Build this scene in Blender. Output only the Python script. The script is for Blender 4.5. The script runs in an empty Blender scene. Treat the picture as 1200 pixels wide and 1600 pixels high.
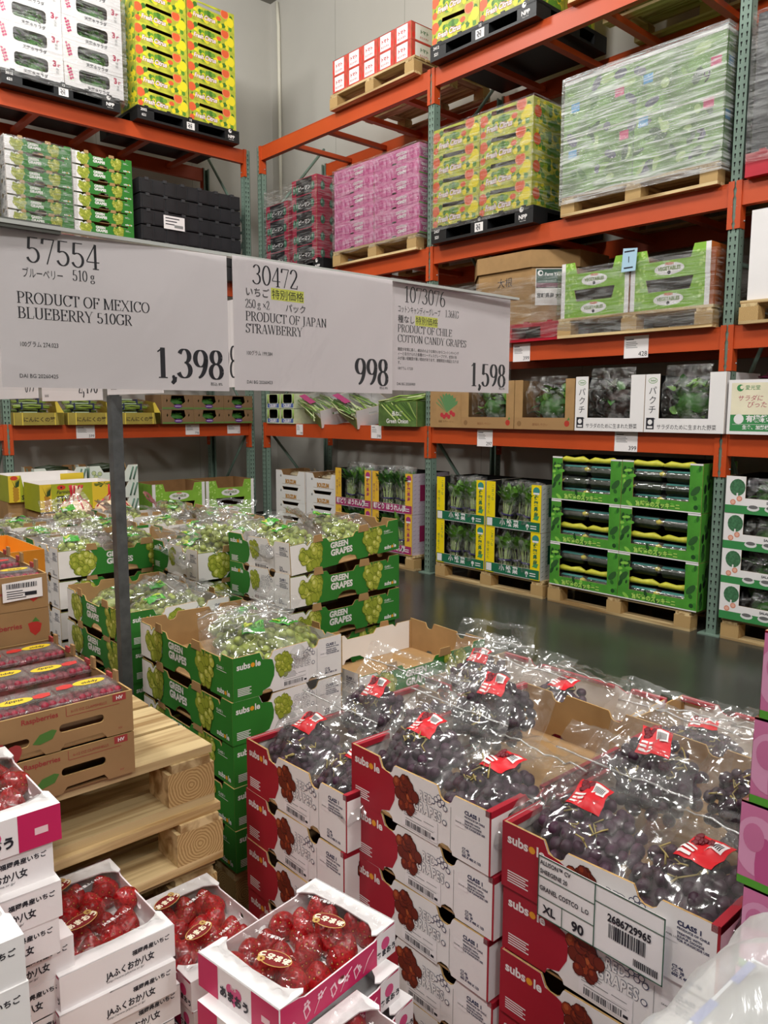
import bpy, math, random
from mathutils import Vector, Matrix, noise, Euler
random.seed(7)
SC = bpy.context.scene
COL = SC.collection
PI = math.pi
# ---------------------------------------------------------------- camera
cam_d = bpy.data.cameras.new('camera'); cam = bpy.data.objects.new('camera', cam_d); COL.objects.link(cam)
SC.camera = cam
cam_d.sensor_fit = 'VERTICAL'; cam_d.sensor_height = 36.0; cam_d.lens = 36.0 * 1225.07 / 1600
cam_d.clip_start = .05; cam_d.clip_end = 100
_pi, _ro, _ya = -.12807, .0022, .83993
_fw = Vector((-math.sin(_ya) * math.cos(_pi), math.cos(_ya) * math.cos(_pi), math.sin(_pi)))
_r = Vector((math.cos(_ya), math.sin(_ya), 0)); _u = _r.cross(_fw)
_r2 = _r * math.cos(_ro) + _u * math.sin(_ro); _u2 = -_r * math.sin(_ro) + _u * math.cos(_ro)
cam.matrix_world = Matrix(((_r2.x, _u2.x, -_fw.x, 7.8136), (_r2.y, _u2.y, -_fw.y, -5.1098), (_r2.z, _u2.z, -_fw.z, 1.5012), (0, 0, 0, 1)))
# ---------------------------------------------------------------- light and exposure
SC.view_settings.view_transform = 'Standard'; SC.view_settings.look = 'None'
SC.view_settings.exposure = 0.12; SC.view_settings.gamma = 1.0; SC.view_settings.use_curve_mapping = False
SC.cycles.max_bounces = 8; SC.cycles.transparent_max_bounces = 24; SC.cycles.caustics_reflective = False; SC.cycles.caustics_refractive = False
W = bpy.data.worlds.new('world'); SC.world = W; W.use_nodes = True
W.node_tree.nodes['Background'].inputs[0].default_value = (.9, .95, 1, 1); W.node_tree.nodes['Background'].inputs[1].default_value = .05
CEIL = 6.75
def lamp(x, y, e, z=CEIL - .55, r=.42, col=(1, .985, .955)):
    l = bpy.data.lights.new('high_bay_lamp', 'POINT'); l.shadow_soft_size = r; l.energy = e; l.color = col
    o = bpy.data.objects.new('high_bay_lamp', l); o.location = (x, y, z); COL.objects.link(o); return o
for x, y, e in ((1.6, -3.0, 250), (5.0, -3.2, 210), (9.0, -3.2, 310), (12.4, -3.2, 330), (1.6, -7.0, 240), (5.2, -7.0, 330), (9.0, -7.0, 310), (12.4, -7.0, 330)): lamp(x, y, e)

# ---------------------------------------------------------------- materials
def lin(h):
    h = h.lstrip('#'); c = [int(h[i:i + 2], 16) / 255 for i in (0, 2, 4)]
    return tuple(x / 12.92 if x <= .04045 else ((x + .055) / 1.055) ** 2.4 for x in c) + (1,)
MATS = {}
def mat(hexc, rough=.6, var=0.0, scale=9.0, bump=0.0, spec=.4, metal=0.0, name=None, coat=0.0, sub=0.0, stretch=None, rnd=0.0):
    key = (hexc, rough, var, scale, bump, spec, metal, coat, sub, stretch, rnd)
    if key in MATS: return MATS[key]
    m = bpy.data.materials.new(name or 'paint_' + hexc.lstrip('#')); m.use_nodes = True
    nt = m.node_tree; b = nt.nodes['Principled BSDF']; N = nt.nodes.new; Lk = nt.links.new
    c = lin(hexc)
    b.inputs['Base Color'].default_value = c; b.inputs['Roughness'].default_value = rough
    b.inputs['Specular IOR Level'].default_value = spec; b.inputs['Metallic'].default_value = metal
    if coat: b.inputs['Coat Weight'].default_value = coat
    if sub: b.inputs['Subsurface Weight'].default_value = sub; b.inputs['Subsurface Radius'].default_value = (.01, .006, .004)
    if var or bump or rnd:
        tc = N('ShaderNodeTexCoord'); mp = N('ShaderNodeMapping'); no = N('ShaderNodeTexNoise')
        no.inputs['Scale'].default_value = scale; no.inputs['Detail'].default_value = 4
        if stretch: mp.inputs['Scale'].default_value = stretch
        Lk(tc.outputs['Object'], mp.inputs[0]); Lk(mp.outputs[0], no.inputs['Vector'])
        out = None
        if var:
            cr = N('ShaderNodeValToRGB'); e = cr.color_ramp.elements
            e[0].position = .3; e[1].position = .7
            e[0].color = tuple(max(0, x * (1 - var)) for x in c[:3]) + (1,); e[1].color = tuple(min(1, x * (1 + var)) for x in c[:3]) + (1,)
            Lk(no.outputs['Fac'], cr.inputs[0]); out = cr.outputs[0]
        if rnd:
            oi = N('ShaderNodeObjectInfo'); hs = N('ShaderNodeHueSaturation'); ma = N('ShaderNodeMath'); ma.operation = 'MULTIPLY_ADD'
            ma.inputs[1].default_value = rnd * 2; ma.inputs[2].default_value = 1 - rnd
            Lk(oi.outputs['Random'], ma.inputs[0]); Lk(ma.outputs[0], hs.inputs['Value'])
            if out: Lk(out, hs.inputs['Color'])
            else: hs.inputs['Color'].default_value = c
            out = hs.outputs[0]
        if out: Lk(out, b.inputs['Base Color'])
        if bump:
            bp = N('ShaderNodeBump'); bp.inputs['Strength'].default_value = bump; bp.inputs['Distance'].default_value = .01
            Lk(no.outputs['Fac'], bp.inputs['Height']); Lk(bp.outputs[0], b.inputs['Normal'])
    MATS[key] = m
    return m
def film_mat(name, gloss=.2, white=.06, scale=14, bump=.6, rough=.1, tint='#ffffff', stretch=None, streak=0.0):
    m = bpy.data.materials.new(name); m.use_nodes = True; nt = m.node_tree; N = nt.nodes.new; Lk = nt.links.new
    nt.nodes.clear()
    o = N('ShaderNodeOutputMaterial'); tr = N('ShaderNodeBsdfTransparent'); gl = N('ShaderNodeBsdfGlossy'); df = N('ShaderNodeBsdfDiffuse')
    tr.inputs[0].default_value = lin(tint); df.inputs[0].default_value = (.85, .87, .86, 1); gl.inputs['Roughness'].default_value = rough
    tc = N('ShaderNodeTexCoord'); mp = N('ShaderNodeMapping'); no = N('ShaderNodeTexNoise')
    if stretch: mp.inputs['Scale'].default_value = stretch
    no.inputs['Scale'].default_value = scale; no.inputs['Detail'].default_value = 5; no.inputs['Distortion'].default_value = 1.2
    Lk(tc.outputs['Object'], mp.inputs[0]); Lk(mp.outputs[0], no.inputs['Vector'])
    bp = N('ShaderNodeBump'); bp.inputs['Strength'].default_value = bump; bp.inputs['Distance'].default_value = .02
    Lk(no.outputs['Fac'], bp.inputs['Height']); Lk(bp.outputs[0], gl.inputs['Normal'])
    lw = N('ShaderNodeLayerWeight'); lw.inputs['Blend'].default_value = .35; Lk(bp.outputs[0], lw.inputs['Normal'])
    ma = N('ShaderNodeMath'); ma.operation = 'MULTIPLY_ADD'; ma.inputs[1].default_value = .42; ma.inputs[2].default_value = gloss; ma.use_clamp = True
    Lk(lw.outputs['Fresnel'], ma.inputs[0])
    m1 = N('ShaderNodeMixShader'); m2 = N('ShaderNodeMixShader')
    Lk(ma.outputs[0], m1.inputs[0]); Lk(tr.outputs[0], m1.inputs[1]); Lk(gl.outputs[0], m1.inputs[2])
    cr = N('ShaderNodeMapRange'); cr.inputs['From Min'].default_value = .45; cr.inputs['From Max'].default_value = .75
    cr.inputs['To Min'].default_value = white; cr.inputs['To Max'].default_value = white + streak
    Lk(no.outputs['Fac'], cr.inputs['Value']); Lk(cr.outputs[0], m2.inputs[0])
    Lk(m1.outputs[0], m2.inputs[1]); Lk(df.outputs[0], m2.inputs[2]); Lk(m2.outputs[0], o.inputs['Surface'])
    return m
def wood_mat(name, h1, h2, axis='X', scale=26):
    m = bpy.data.materials.new(name); m.use_nodes = True; nt = m.node_tree; N = nt.nodes.new; Lk = nt.links.new; b = nt.nodes['Principled BSDF']
    tc = N('ShaderNodeTexCoord'); oi = N('ShaderNodeObjectInfo'); ad = N('ShaderNodeVectorMath'); ad.operation = 'ADD'
    mp = N('ShaderNodeMapping'); s = {'X': (.06, 1, 1), 'Y': (1, .06, 1), 'Z': (1, 1, .06)}[axis]; mp.inputs['Scale'].default_value = s
    no = N('ShaderNodeTexNoise'); no.inputs['Scale'].default_value = scale; no.inputs['Detail'].default_value = 6; no.inputs['Distortion'].default_value = .6
    cr = N('ShaderNodeValToRGB'); cr.color_ramp.elements[0].color = lin(h1); cr.color_ramp.elements[1].color = lin(h2)
    cr.color_ramp.elements[0].position = .36; cr.color_ramp.elements[1].position = .58
    Lk(tc.outputs['Object'], ad.inputs[0]); Lk(oi.outputs['Random'], ad.inputs[1]); Lk(ad.outputs[0], mp.inputs[0]); Lk(mp.outputs[0], no.inputs['Vector'])
    hs = N('ShaderNodeHueSaturation'); ma = N('ShaderNodeMath'); ma.operation = 'MULTIPLY_ADD'; ma.inputs[1].default_value = .3; ma.inputs[2].default_value = .85
    Lk(oi.outputs['Random'], ma.inputs[0]); Lk(ma.outputs[0], hs.inputs['Value'])
    Lk(no.outputs['Fac'], cr.inputs[0]); Lk(cr.outputs[0], hs.inputs['Color']); Lk(hs.outputs[0], b.inputs['Base Color']); b.inputs['Roughness'].default_value = .7
    bp = N('ShaderNodeBump'); bp.inputs['Strength'].default_value = .25; bp.inputs['Distance'].default_value = .004; Lk(no.outputs['Fac'], bp.inputs['Height']); Lk(bp.outputs[0], b.inputs['Normal'])
    return m
def ring_mat(name, h1, h2, ax='X'):
    m = bpy.data.materials.new(name); m.use_nodes = True; nt = m.node_tree; N = nt.nodes.new; Lk = nt.links.new; b = nt.nodes['Principled BSDF']
    tc = N('ShaderNodeTexCoord'); wv = N('ShaderNodeTexWave'); wv.wave_type = 'RINGS'; wv.rings_direction = ax
    mp = N('ShaderNodeMapping'); mp.inputs['Location'].default_value = (0, .02, -.04)
    wv.inputs['Scale'].default_value = 45; wv.inputs['Distortion'].default_value = 7; wv.inputs['Detail'].default_value = 3; wv.inputs['Detail Scale'].default_value = .6
    cr = N('ShaderNodeValToRGB'); cr.color_ramp.elements[0].color = lin(h1); cr.color_ramp.elements[1].color = lin(h2)
    Lk(tc.outputs['Object'], mp.inputs[0]); Lk(mp.outputs[0], wv.inputs['Vector']); Lk(wv.outputs['Fac'], cr.inputs[0]); Lk(cr.outputs[0], b.inputs['Base Color']); b.inputs['Roughness'].default_value = .8
    return m
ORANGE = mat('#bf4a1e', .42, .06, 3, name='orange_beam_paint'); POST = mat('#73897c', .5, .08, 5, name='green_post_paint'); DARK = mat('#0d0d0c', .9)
STEEL = mat('#b9bcbc', .35, metal=.8, name='bolt_steel'); WHITE = mat('#ece8e6', .55, .03, 6, name='white_card'); PAPER = mat('#f1ecec', .6, name='paper')
BROWN = mat('#a98558', .8, .09, 12, name='kraft_cardboard'); BROWN2 = mat('#8a6741', .85, .09, 12, name='darker_kraft_cardboard'); EDGE = mat('#b8955f', .9, .2, 60, name='corrugated_edge')
INK = mat('#20202a', .6, name='black_ink'); NAVY = mat('#2a2f55', .6, name='navy_ink'); GREY = mat('#8d8d8d', .6, name='grey_ink')
GREEN = mat('#2f7a2b', .5, .06, 7, name='green_print'); RED = mat('#a51c2e', .5, .06, 7, name='red_print'); MAGENTA = mat('#c2215a', .45, .04, 7, name='magenta_print')
BLACKP = mat('#17181a', .45, .1, 6, name='black_plastic'); YELLOW = mat('#f0d713', .5, name='yellow_print'); CLEAN = mat('#ebe8e8', .4, .02, 5, name='coated_white_card')
FILM = film_mat('clear_bag_film', .05, .018, 3.5, .32, .09, streak=.12)
FILMS = film_mat('produce_film', .07, .0, 14, 1.0, .06, streak=.22)
FILM2 = film_mat('tray_film', .03, .004, 8, .6, .07, streak=.03)
FILMZ = film_mat('zip_strip_film', .2, .22, 6, .2, .2)
WRAP = film_mat('stretch_wrap_film', .12, .07, 4, .9, .16, stretch=(.6, .6, 12), streak=.62)
WRAPL = film_mat('light_stretch_wrap_film', .06, .0, 5, .9, .12, stretch=(1, 1, 9), streak=.26)
WOODX = wood_mat('pallet_wood', '#9a7849', '#d8bf8e', 'X'); WOODY = wood_mat('pallet_wood_across', '#9a7849', '#d8bf8e', 'Y'); ENDG = ring_mat('pallet_end_grain', '#9a7747', '#c6a36a'); ENDG2 = ring_mat('pallet_end_grain_across', '#a07d4c', '#cbab74', 'Y')

# ---------------------------------------------------------------- mesh builder
_font_cache = {}
def tmesh(txt, bold=0.0, res=2, spc=1.0):
    k = (txt, bold, res, spc)
    if k in _font_cache: return _font_cache[k]
    cu = bpy.data.curves.new('t', 'FONT'); cu.body = txt; cu.resolution_u = res; cu.offset = bold; cu.space_character = spc
    ob = bpy.data.objects.new('t', cu); COL.objects.link(ob)
    dg = bpy.context.evaluated_depsgraph_get(); ev = ob.evaluated_get(dg); me = ev.to_mesh()
    vs = [(v.co.x, v.co.y) for v in me.vertices]; fs = [tuple(p.vertices) for p in me.polygons]
    ev.to_mesh_clear(); bpy.data.objects.remove(ob); bpy.data.curves.remove(cu)
    w = max((v[0] for v in vs), default=0)
    _font_cache[k] = (vs, fs, w); return _font_cache[k]
FR = {}
class MB:
    def __init__(s): s.v = []; s.f = []; s.m = []; s.mats = []; s.sm = []; s.fr(Vector((0, 0, 0)), Vector((1, 0, 0)), Vector((0, 0, 1)))
    def mi(s, m):
        if m not in s.mats: s.mats.append(m)
        return s.mats.index(m)
    def fr(s, O, U, V): s.O = Vector(O); s.U = Vector(U); s.V = Vector(V); s.N = s.U.cross(s.V); s.clip = None; return s
    def P(s, u, v, d=0): return s.O + s.U * u + s.V * v + s.N * d
    def face(s, pts, m, smooth=False):
        i = len(s.v); s.v += [tuple(p) for p in pts]; s.f.append(tuple(range(i, i + len(pts)))); s.m.append(s.mi(m)); s.sm.append(smooth)
    def add(s, vs, fs, m, smooth=False):
        i = len(s.v); s.v += [tuple(p) for p in vs]; k = s.mi(m)
        for f in fs: s.f.append(tuple(a + i for a in f)); s.m.append(k); s.sm.append(smooth)
    def box(s, a, b, m, bev=0):
        x0, y0, z0 = a; x1, y1, z1 = b
        vs = [(x0, y0, z0), (x1, y0, z0), (x1, y1, z0), (x0, y1, z0), (x0, y0, z1), (x1, y0, z1), (x1, y1, z1), (x0, y1, z1)]
        s.add(vs, [(3, 2, 1, 0), (4, 5, 6, 7), (0, 1, 5, 4), (1, 2, 6, 5), (2, 3, 7, 6), (3, 0, 4, 7)], m)
    def poly(s, pts, m, d=.0005):
        if s.clip:
            u0, v0, u1, v1 = s.clip
            for ax, lim, sg in ((0, u0, 1), (0, u1, -1), (1, v0, 1), (1, v1, -1)):
                out = []
                for i, p in enumerate(pts):
                    q = pts[i - 1]; dp, dq = (p[ax] - lim) * sg, (q[ax] - lim) * sg
                    if (dp >= 0) != (dq >= 0): t = dq / (dq - dp); out.append((q[0] + (p[0] - q[0]) * t, q[1] + (p[1] - q[1]) * t))
                    if dp >= 0: out.append(p)
                pts = out
                if len(pts) < 3: return
        s.face([s.P(u, v, d) for u, v in pts], m)
    def rect(s, u0, v0, u1, v1, m, d=.0005): s.poly([(u0, v0), (u1, v0), (u1, v1), (u0, v1)], m, d)
    def disc(s, u, v, r, m, d=.0005, ry=None, n=12, rot=0):
        ry = ry or r; c, sn = math.cos(rot), math.sin(rot)
        s.poly([(u + c * r * math.cos(2 * PI * i / n) - sn * ry * math.sin(2 * PI * i / n), v + sn * r * math.cos(2 * PI * i / n) + c * ry * math.sin(2 * PI * i / n)) for i in range(n)], m, d)
    def slab(s, pts, m, t, mi=None, me=None, holes=()):
        # outline (counter-clockwise), optional holes (lists of points); outer face at d=0, inner at d=-t
        def keyed(outer, hs):
            out = list(outer)
            for h in hs:
                h = list(h)[::-1]
                bi, bj, bd = 0, 0, 1e9
                for i, p in enumerate(out):
                    for j, q in enumerate(h):
                        dd = (p[0] - q[0]) ** 2 + (p[1] - q[1]) ** 2
                        if dd < bd: bi, bj, bd = i, j, dd
                out = out[:bi + 1] + h[bj:] + h[:bj + 1] + out[bi:]
            return out
        k = keyed(pts, holes)
        s.face([s.P(u, v, 0) for u, v in k], m); s.face([s.P(u, v, -t) for u, v in reversed(k)], mi or m)
        for lp in [pts] + [list(h)[::-1] for h in holes]:
            n = len(lp)
            for i in range(n):
                a, b = lp[i], lp[(i + 1) % n]
                s.face([s.P(*a, 0), s.P(*a, -t), s.P(*b, -t), s.P(*b, 0)], me or m)
    def text(s, txt, u, v, size, m, al='l', d=.0007, bold=0.0, sh=0.0, sx=1.0, rot=0.0, res=0, outline=None, ow=.035, spc=1.0):
        if outline: s.text(txt, u, v, size, outline, al, d, bold + ow, sh, sx, rot, res, None, 0, spc); d += .0004
        res = res or (3 if len(txt) <= 12 and size > .012 else 2)
        vs, fs, w = tmesh(txt, bold, res, spc)
        o = {'l': 0, 'c': -w * size * sx / 2, 'r': -w * size * sx}[al]; c, sn = math.cos(rot), math.sin(rot)
        pts = []
        for a, b in vs:
            x = o + (a + sh * b) * size * sx; y = b * size
            pts.append(s.P(u + c * x - sn * y, v + sn * x + c * y, d))
        s.add(pts, fs, m)
        return w * size * sx
    def vtext(s, txt, u, v, size, m, d=.0007, bold=0.0):
        for i, ch in enumerate(txt): s.text(ch, u, v - i * size * 1.05, size, m, 'c', d, bold)
    def tube(s, pts, r, m, n=7, cap=True):
        pts = [Vector(p) for p in pts]; rings = []
        for i, p in enumerate(pts):
            t = (pts[min(i + 1, len(pts) - 1)] - pts[max(i - 1, 0)]).normalized()
            a = t.cross(Vector((0, 0, 1)))
            if a.length < .1: a = t.cross(Vector((1, 0, 0)))
            a.normalize(); b = t.cross(a); rr = r[i] if isinstance(r, (list, tuple)) else r
            rings.append([p + (a * math.cos(2 * PI * k / n) + b * math.sin(2 * PI * k / n)) * rr for k in range(n)])
        vs = [q for rg in rings for q in rg]; fs = []
        for i in range(len(pts) - 1):
            for k in range(n): fs.append((i * n + k, (i + 1) * n + k, (i + 1) * n + (k + 1) % n, i * n + (k + 1) % n))
        if cap: fs += [tuple(range(n)), tuple((len(pts) - 1) * n + k for k in reversed(range(n)))]
        s.add(vs, fs, m, True)
    def ball(s, c, r, m, nu=8, nv=5, sc=(1, 1, 1), rot=None):
        c = Vector(c); vs = [Vector((0, 0, -1))]
        for j in range(1, nv):
            a = -PI / 2 + PI * j / nv
            for i in range(nu): vs.append(Vector((math.cos(a) * math.cos(2 * PI * i / nu), math.cos(a) * math.sin(2 * PI * i / nu), math.sin(a))))
        vs.append(Vector((0, 0, 1))); fs = []
        for i in range(nu):
            fs.append((0, 1 + (i + 1) % nu, 1 + i))
            for j in range(nv - 2): fs.append((1 + j * nu + i, 1 + j * nu + (i + 1) % nu, 1 + (j + 1) * nu + (i + 1) % nu, 1 + (j + 1) * nu + i))
            fs.append((1 + (nv - 2) * nu + i, 1 + (nv - 2) * nu + (i + 1) % nu, len(vs) - 1))
        R = rot.to_matrix() if rot else None
        out = []
        for q in vs:
            q = Vector((q.x * sc[0], q.y * sc[1], q.z * sc[2])) * r
            out.append(c + (R @ q if R else q))
        s.add(out, fs, m, True)
    def grid(s, fn, nu, nv, m, skip=None, smooth=True):
        vs = [fn(i / nu, j / nv) for j in range(nv + 1) for i in range(nu + 1)]
        fs = [(j * (nu + 1) + i, j * (nu + 1) + i + 1, (j + 1) * (nu + 1) + i + 1, (j + 1) * (nu + 1) + i) for j in range(nv) for i in range(nu) if not (skip and skip((i + .5) / nu, (j + .5) / nv))]
        s.add(vs, fs, m, smooth)
    def mesh(s, name):
        me = bpy.data.meshes.new(name); me.from_pydata(s.v, [], s.f)
        for m in s.mats: me.materials.append(m)
        me.polygons.foreach_set('material_index', s.m); me.polygons.foreach_set('use_smooth', s.sm); me.update()
        return me
# ---------------------------------------------------------------- objects
def props(o, label, cat, group=None, kind=None):
    if label: o['label'] = label
    if cat: o['category'] = cat
    if group: o['group'] = group
    if kind: o['kind'] = kind
    return o
def link(name, me, loc=(0, 0, 0), rot=(0, 0, 0), parent=None, sc=None):
    if isinstance(me, MB): me = me.mesh(name)
    o = bpy.data.objects.new(name, me); COL.objects.link(o); o.location = loc; o.rotation_euler = rot
    if sc: o.scale = sc
    if parent: o.parent = parent
    return o
def struct(name, mb): o = link(name, mb); o['kind'] = 'structure'; return o
class Proto:
    # name, main mesh (or None for an Empty root), parts = [(name, mesh, loc, rot, [sub-parts])]
    def __init__(s, name, mb=None, parts=(), dims=None):
        s.name = name; s.me = mb.mesh(name) if isinstance(mb, MB) else mb; s.dims = dims
        def cv(ps): return [(p[0], p[1].mesh(p[0]) if isinstance(p[1], MB) else p[1], p[2] if len(p) > 2 else (0, 0, 0), p[3] if len(p) > 3 else (0, 0, 0), cv(p[4]) if len(p) > 4 else [], p[5] if len(p) > 5 else None) for p in ps]
        s.parts = cv(parts)
    def put(s, loc, rz, label, cat, group=None, rot=None, sc=None):
        o = link(s.name, s.me, loc, rot or (0, 0, rz), sc=sc); props(o, label, cat, group)
        def go(ps, par):
            for n, me, l, r, sub, lab in ps:
                c = link(n, me, l, r, par)
                if lab: c['label'] = lab
                go(sub, c)
        go(s.parts, o)
        return o
ORD = ['top', 'second from the top', 'third from the top', 'fourth from the top', 'fifth from the top', 'sixth from the top', 'seventh from the top', 'eighth from the top', 'ninth from the top', 'tenth from the top', 'eleventh from the top']
def lateral(p): q = Vector(p) - cam.matrix_world.translation; return q.dot(_r2) / q.dot(_fw)
def depth(p): return (Vector(p) - cam.matrix_world.translation).dot(_fw)
LR = {1: ['only'], 2: ['left', 'right'], 3: ['left', 'middle', 'right'], 4: ['leftmost', 'second from left', 'second from right', 'rightmost'], 5: ['leftmost', 'second from left', 'middle', 'second from right', 'rightmost']}
def rank(ps, key=None):
    k = [(key or lateral)(p) for p in ps]; o = sorted(range(len(ps)), key=lambda i: k[i]); return [o.index(i) for i in range(len(ps))]
def stack(pr, x, y, z, n, rz, label, cat, group, pitch=None, jit=.006, tops=None):
    """n boxes one on another; label is a format with {p}"""
    h = pitch or pr.dims[2]; out = []
    for i in range(n):
        p = ORD[n - 1 - i]
        q = (tops if (tops and i == n - 1) else pr)
        out.append(q.put((x + random.uniform(-jit, jit), y + random.uniform(-jit, jit), z + i * h + .001 * i * 0), rz + random.uniform(-.012, .012), label.format(p=p), cat, group))
    return out
# ---------------------------------------------------------------- room
def room():
    b = MB(); b.box((-1.35, -14, -.1), (14, 1.1, 0), FLOORM); struct('floor', b)
    b = MB(); b.box((-1.5, -14, 0), (-1.35, 1.25, CEIL), WALLM); 
    for yy in (-.1, -1.3, -2.5, -3.7): b.box((-1.351, yy, 0), (-1.3485, yy + .004, CEIL), SEAM)
    struct('wall_left', b)
    b = MB(); b.box((-1.35, 1.1, 0), (14, 1.25, CEIL), WALLM)
    for xx in (.0, 1.2, 2.4, 3.6, 4.8, 6.0): b.box((xx, 1.0985, 0), (xx + .004, 1.1, CEIL), SEAM)
    struct('wall_back', b)
    b = MB(); b.box((-1.5, -14, CEIL), (14, 1.25, CEIL + .1), CEILM); struct('ceiling', b)
    b = MB(); b.box((14, -14, 0), (14.1, 1.25, CEIL), FARW); struct('wall_right', b)
    b = MB(); b.box((-1.5, -14.1, 0), (14.1, -14, CEIL), FARW); struct('wall_front', b)
    for nm, bx in (('baseboard_left', ((-1.35, -14, 0), (-1.335, 1.1, .12))), ('baseboard_back', ((-1.335, 1.085, 0), (14, 1.1, .12)))):
        b = MB(); b.box(*bx, mat('#3a3834', .6)); struct(nm, b)
    b = MB(); b.tube([(-1.16, 1.07, CEIL - .05), (-1.13, 1.07, CEIL - .35), (-1.13, 1.07, CEIL - .6), (-1.13, 1.07, 3.2)], .022, mat('#d8d4c4', .4), 10)
    props(link('conduit_pipe', b), 'cream conduit pipe running down the wall by the room corner', 'pipe')
WALLM = mat('#bdbab2', .5, .03, 1.5, name='wall_panel_white'); FARW = mat('#6f6c66', .6, .05, 2, name='dim_far_wall'); CEILM = mat('#8b8983', .8, .03, 2, name='ceiling_panel'); SEAM = mat('#8e8b84', .7)
FLOORM = mat('#3b3c37', .24, .2, 2.2, bump=.03, spec=.5, name='polished_concrete')
room()
# ---------------------------------------------------------------- racks
HL = [1.3587, 2.0489, 2.9388, 4.4242]; BAY = 2.72
def post_mesh(h, holes=True):
    b = MB(); w, d, t = .078, .07, .004
    b.box((-w / 2, 0, 0), (w / 2, t, h), POST); b.box((-w / 2, 0, 0), (-w / 2 + t, d, h), POST); b.box((w / 2 - t, 0, 0), (w / 2, d, h), POST)
    b.box((-w / 2, d - t, 0), (-w / 2 + .018, d, h), POST); b.box((w / 2 - .018, d - t, 0), (w / 2, d, h), POST)
    if holes:
        k = 0
        for i in range(int(h / .0508)):
            z = .04 + i * .0508
            if z > h - .05: break
            b.fr((-w / 2, 0, 0), (1, 0, 0), (0, 0, 1))
            for u in (.022, .054): b.poly([(u - .0028, z), (u + .0028, z), (u + .0028, z + .014), (u + .0055, z + .018), (u + .0055, z + .028), (u - .0055, z + .028), (u - .0055, z + .018), (u - .0028, z + .014)], DARK, .0006)
            b.fr((w / 2, 0, 0), (0, 1, 0), (0, 0, 1)); b.disc(.035, z + .02, .0055, DARK, .0006, n=6)
            b.fr((-w / 2, d, 0), (0, -1, 0), (0, 0, 1)); b.disc(.035, z + .02, .0055, DARK, .0006, n=6)
    return b.mesh('upright_post')
def connector(left, right):
    b = MB(); w = .078; top = .008; bot = -.285
    zs = [top, -.03, -.045, -.085, -.10, -.19, -.205, -.24, -.255, bot]; us = [.010, .010, .028, .012, .028, .022, .028, .012, .028, .006]
    for sgn, on in ((-1, left), (1, right)):
        if not on: continue
        inner = [(sgn * (u * .35 + .002), z) for u, z in zip(us, zs)]
        outer = [(sgn * (w / 2 + .004), bot), (sgn * (w / 2 + .004), top)]
        pts = inner + outer
        if sgn > 0: pts = pts[::-1]
        b.fr((0, -.005, 0), (1, 0, 0), (0, 0, 1)); b.slab(pts if sgn < 0 else pts, ORANGE, -.005)
        b.box((sgn * (w / 2) if sgn > 0 else sgn * (w / 2) - .004, -.005, bot), (sgn * (w / 2) + .004 if sgn > 0 else sgn * (w / 2), .062, top), ORANGE)
        b.ball((sgn * .016, -.006, -.147), .005, STEEL, 6, 4); b.ball((sgn * (w / 2 + .006), .045, -.235), .007, STEEL, 6, 4)
    return b.mesh('beam_connector')
def beam_mesh(L):
    b = MB(); b.box((0, 0, -.145), (L, .055, 0), ORANGE); b.box((0, -.002, -.006), (L, 0, 0), ORANGE)
    return b.mesh('beam')
CROSSM = None
def rack(name, n, origin, rz, depth, label):
    root = bpy.data.objects.new(name, None); COL.objects.link(root); root.location = origin; root.rotation_euler = (0, 0, rz); props(root, label, 'rack')
    pm = post_mesh(4.43); bm = beam_mesh(BAY - .086); fp = MB(); fp.box((-.075, -.04, 0), (.075, .11, .008), POST); fpm = fp.mesh('foot_plate')
    cb = MB(); cb.box((-.03, .06, -.09), (.03, depth - .06, -.045), ORANGE); cbm = cb.mesh('crossbar')
    cm = {(a, c): connector(a, c) for a in (0, 1) for c in (0, 1)}
    for i in range(n + 1):
        for y, r in ((0, 0), (depth, PI)):
            p = link('upright_post', pm, (i * BAY, y, 0), (0, 0, r), root); link('foot_plate', fpm, (0, 0, 0), (0, 0, 0), p)
            for h in HL: link('beam_connector', cm[(int(i > 0), int(i < n)) if r == 0 else (int(i < n), int(i > 0))], (0, 0, h), (0, 0, 0), p)
        br = MB(); z = .25; k = 0
        while z < 4.1:
            br.tube([(0, .06, z), (0, depth - .06, z)], .016, POST, 6)
            br.tube([(0, .06, z + (.05 if k % 2 else 1.05)), (0, depth - .06, z + (1.05 if k % 2 else .05))], .016, POST, 6); z += 1.1; k += 1
        link('brace', br, (i * BAY, 0, 0), (0, 0, 0), root)
    for i in range(n):
        for h in HL:
            link('beam', bm, (i * BAY + .043, 0, h), (0, 0, 0), root); link('beam', bm, (i * BAY + .043, depth - .055, h), (0, 0, 0), root)
            for t in (.18, .4, .6, .82): link('crossbar', cbm, (i * BAY + BAY * t, 0, h), (0, 0, 0), root)
    return root
rack('pallet_rack', 3, (0, 0, 0), 0, .98, 'orange and green pallet rack along the back wall on the right')
rack('pallet_rack', 2, (-.188, -.044 - 2 * BAY, 0), PI / 2, .98, 'orange and green pallet rack along the left wall')
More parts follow.
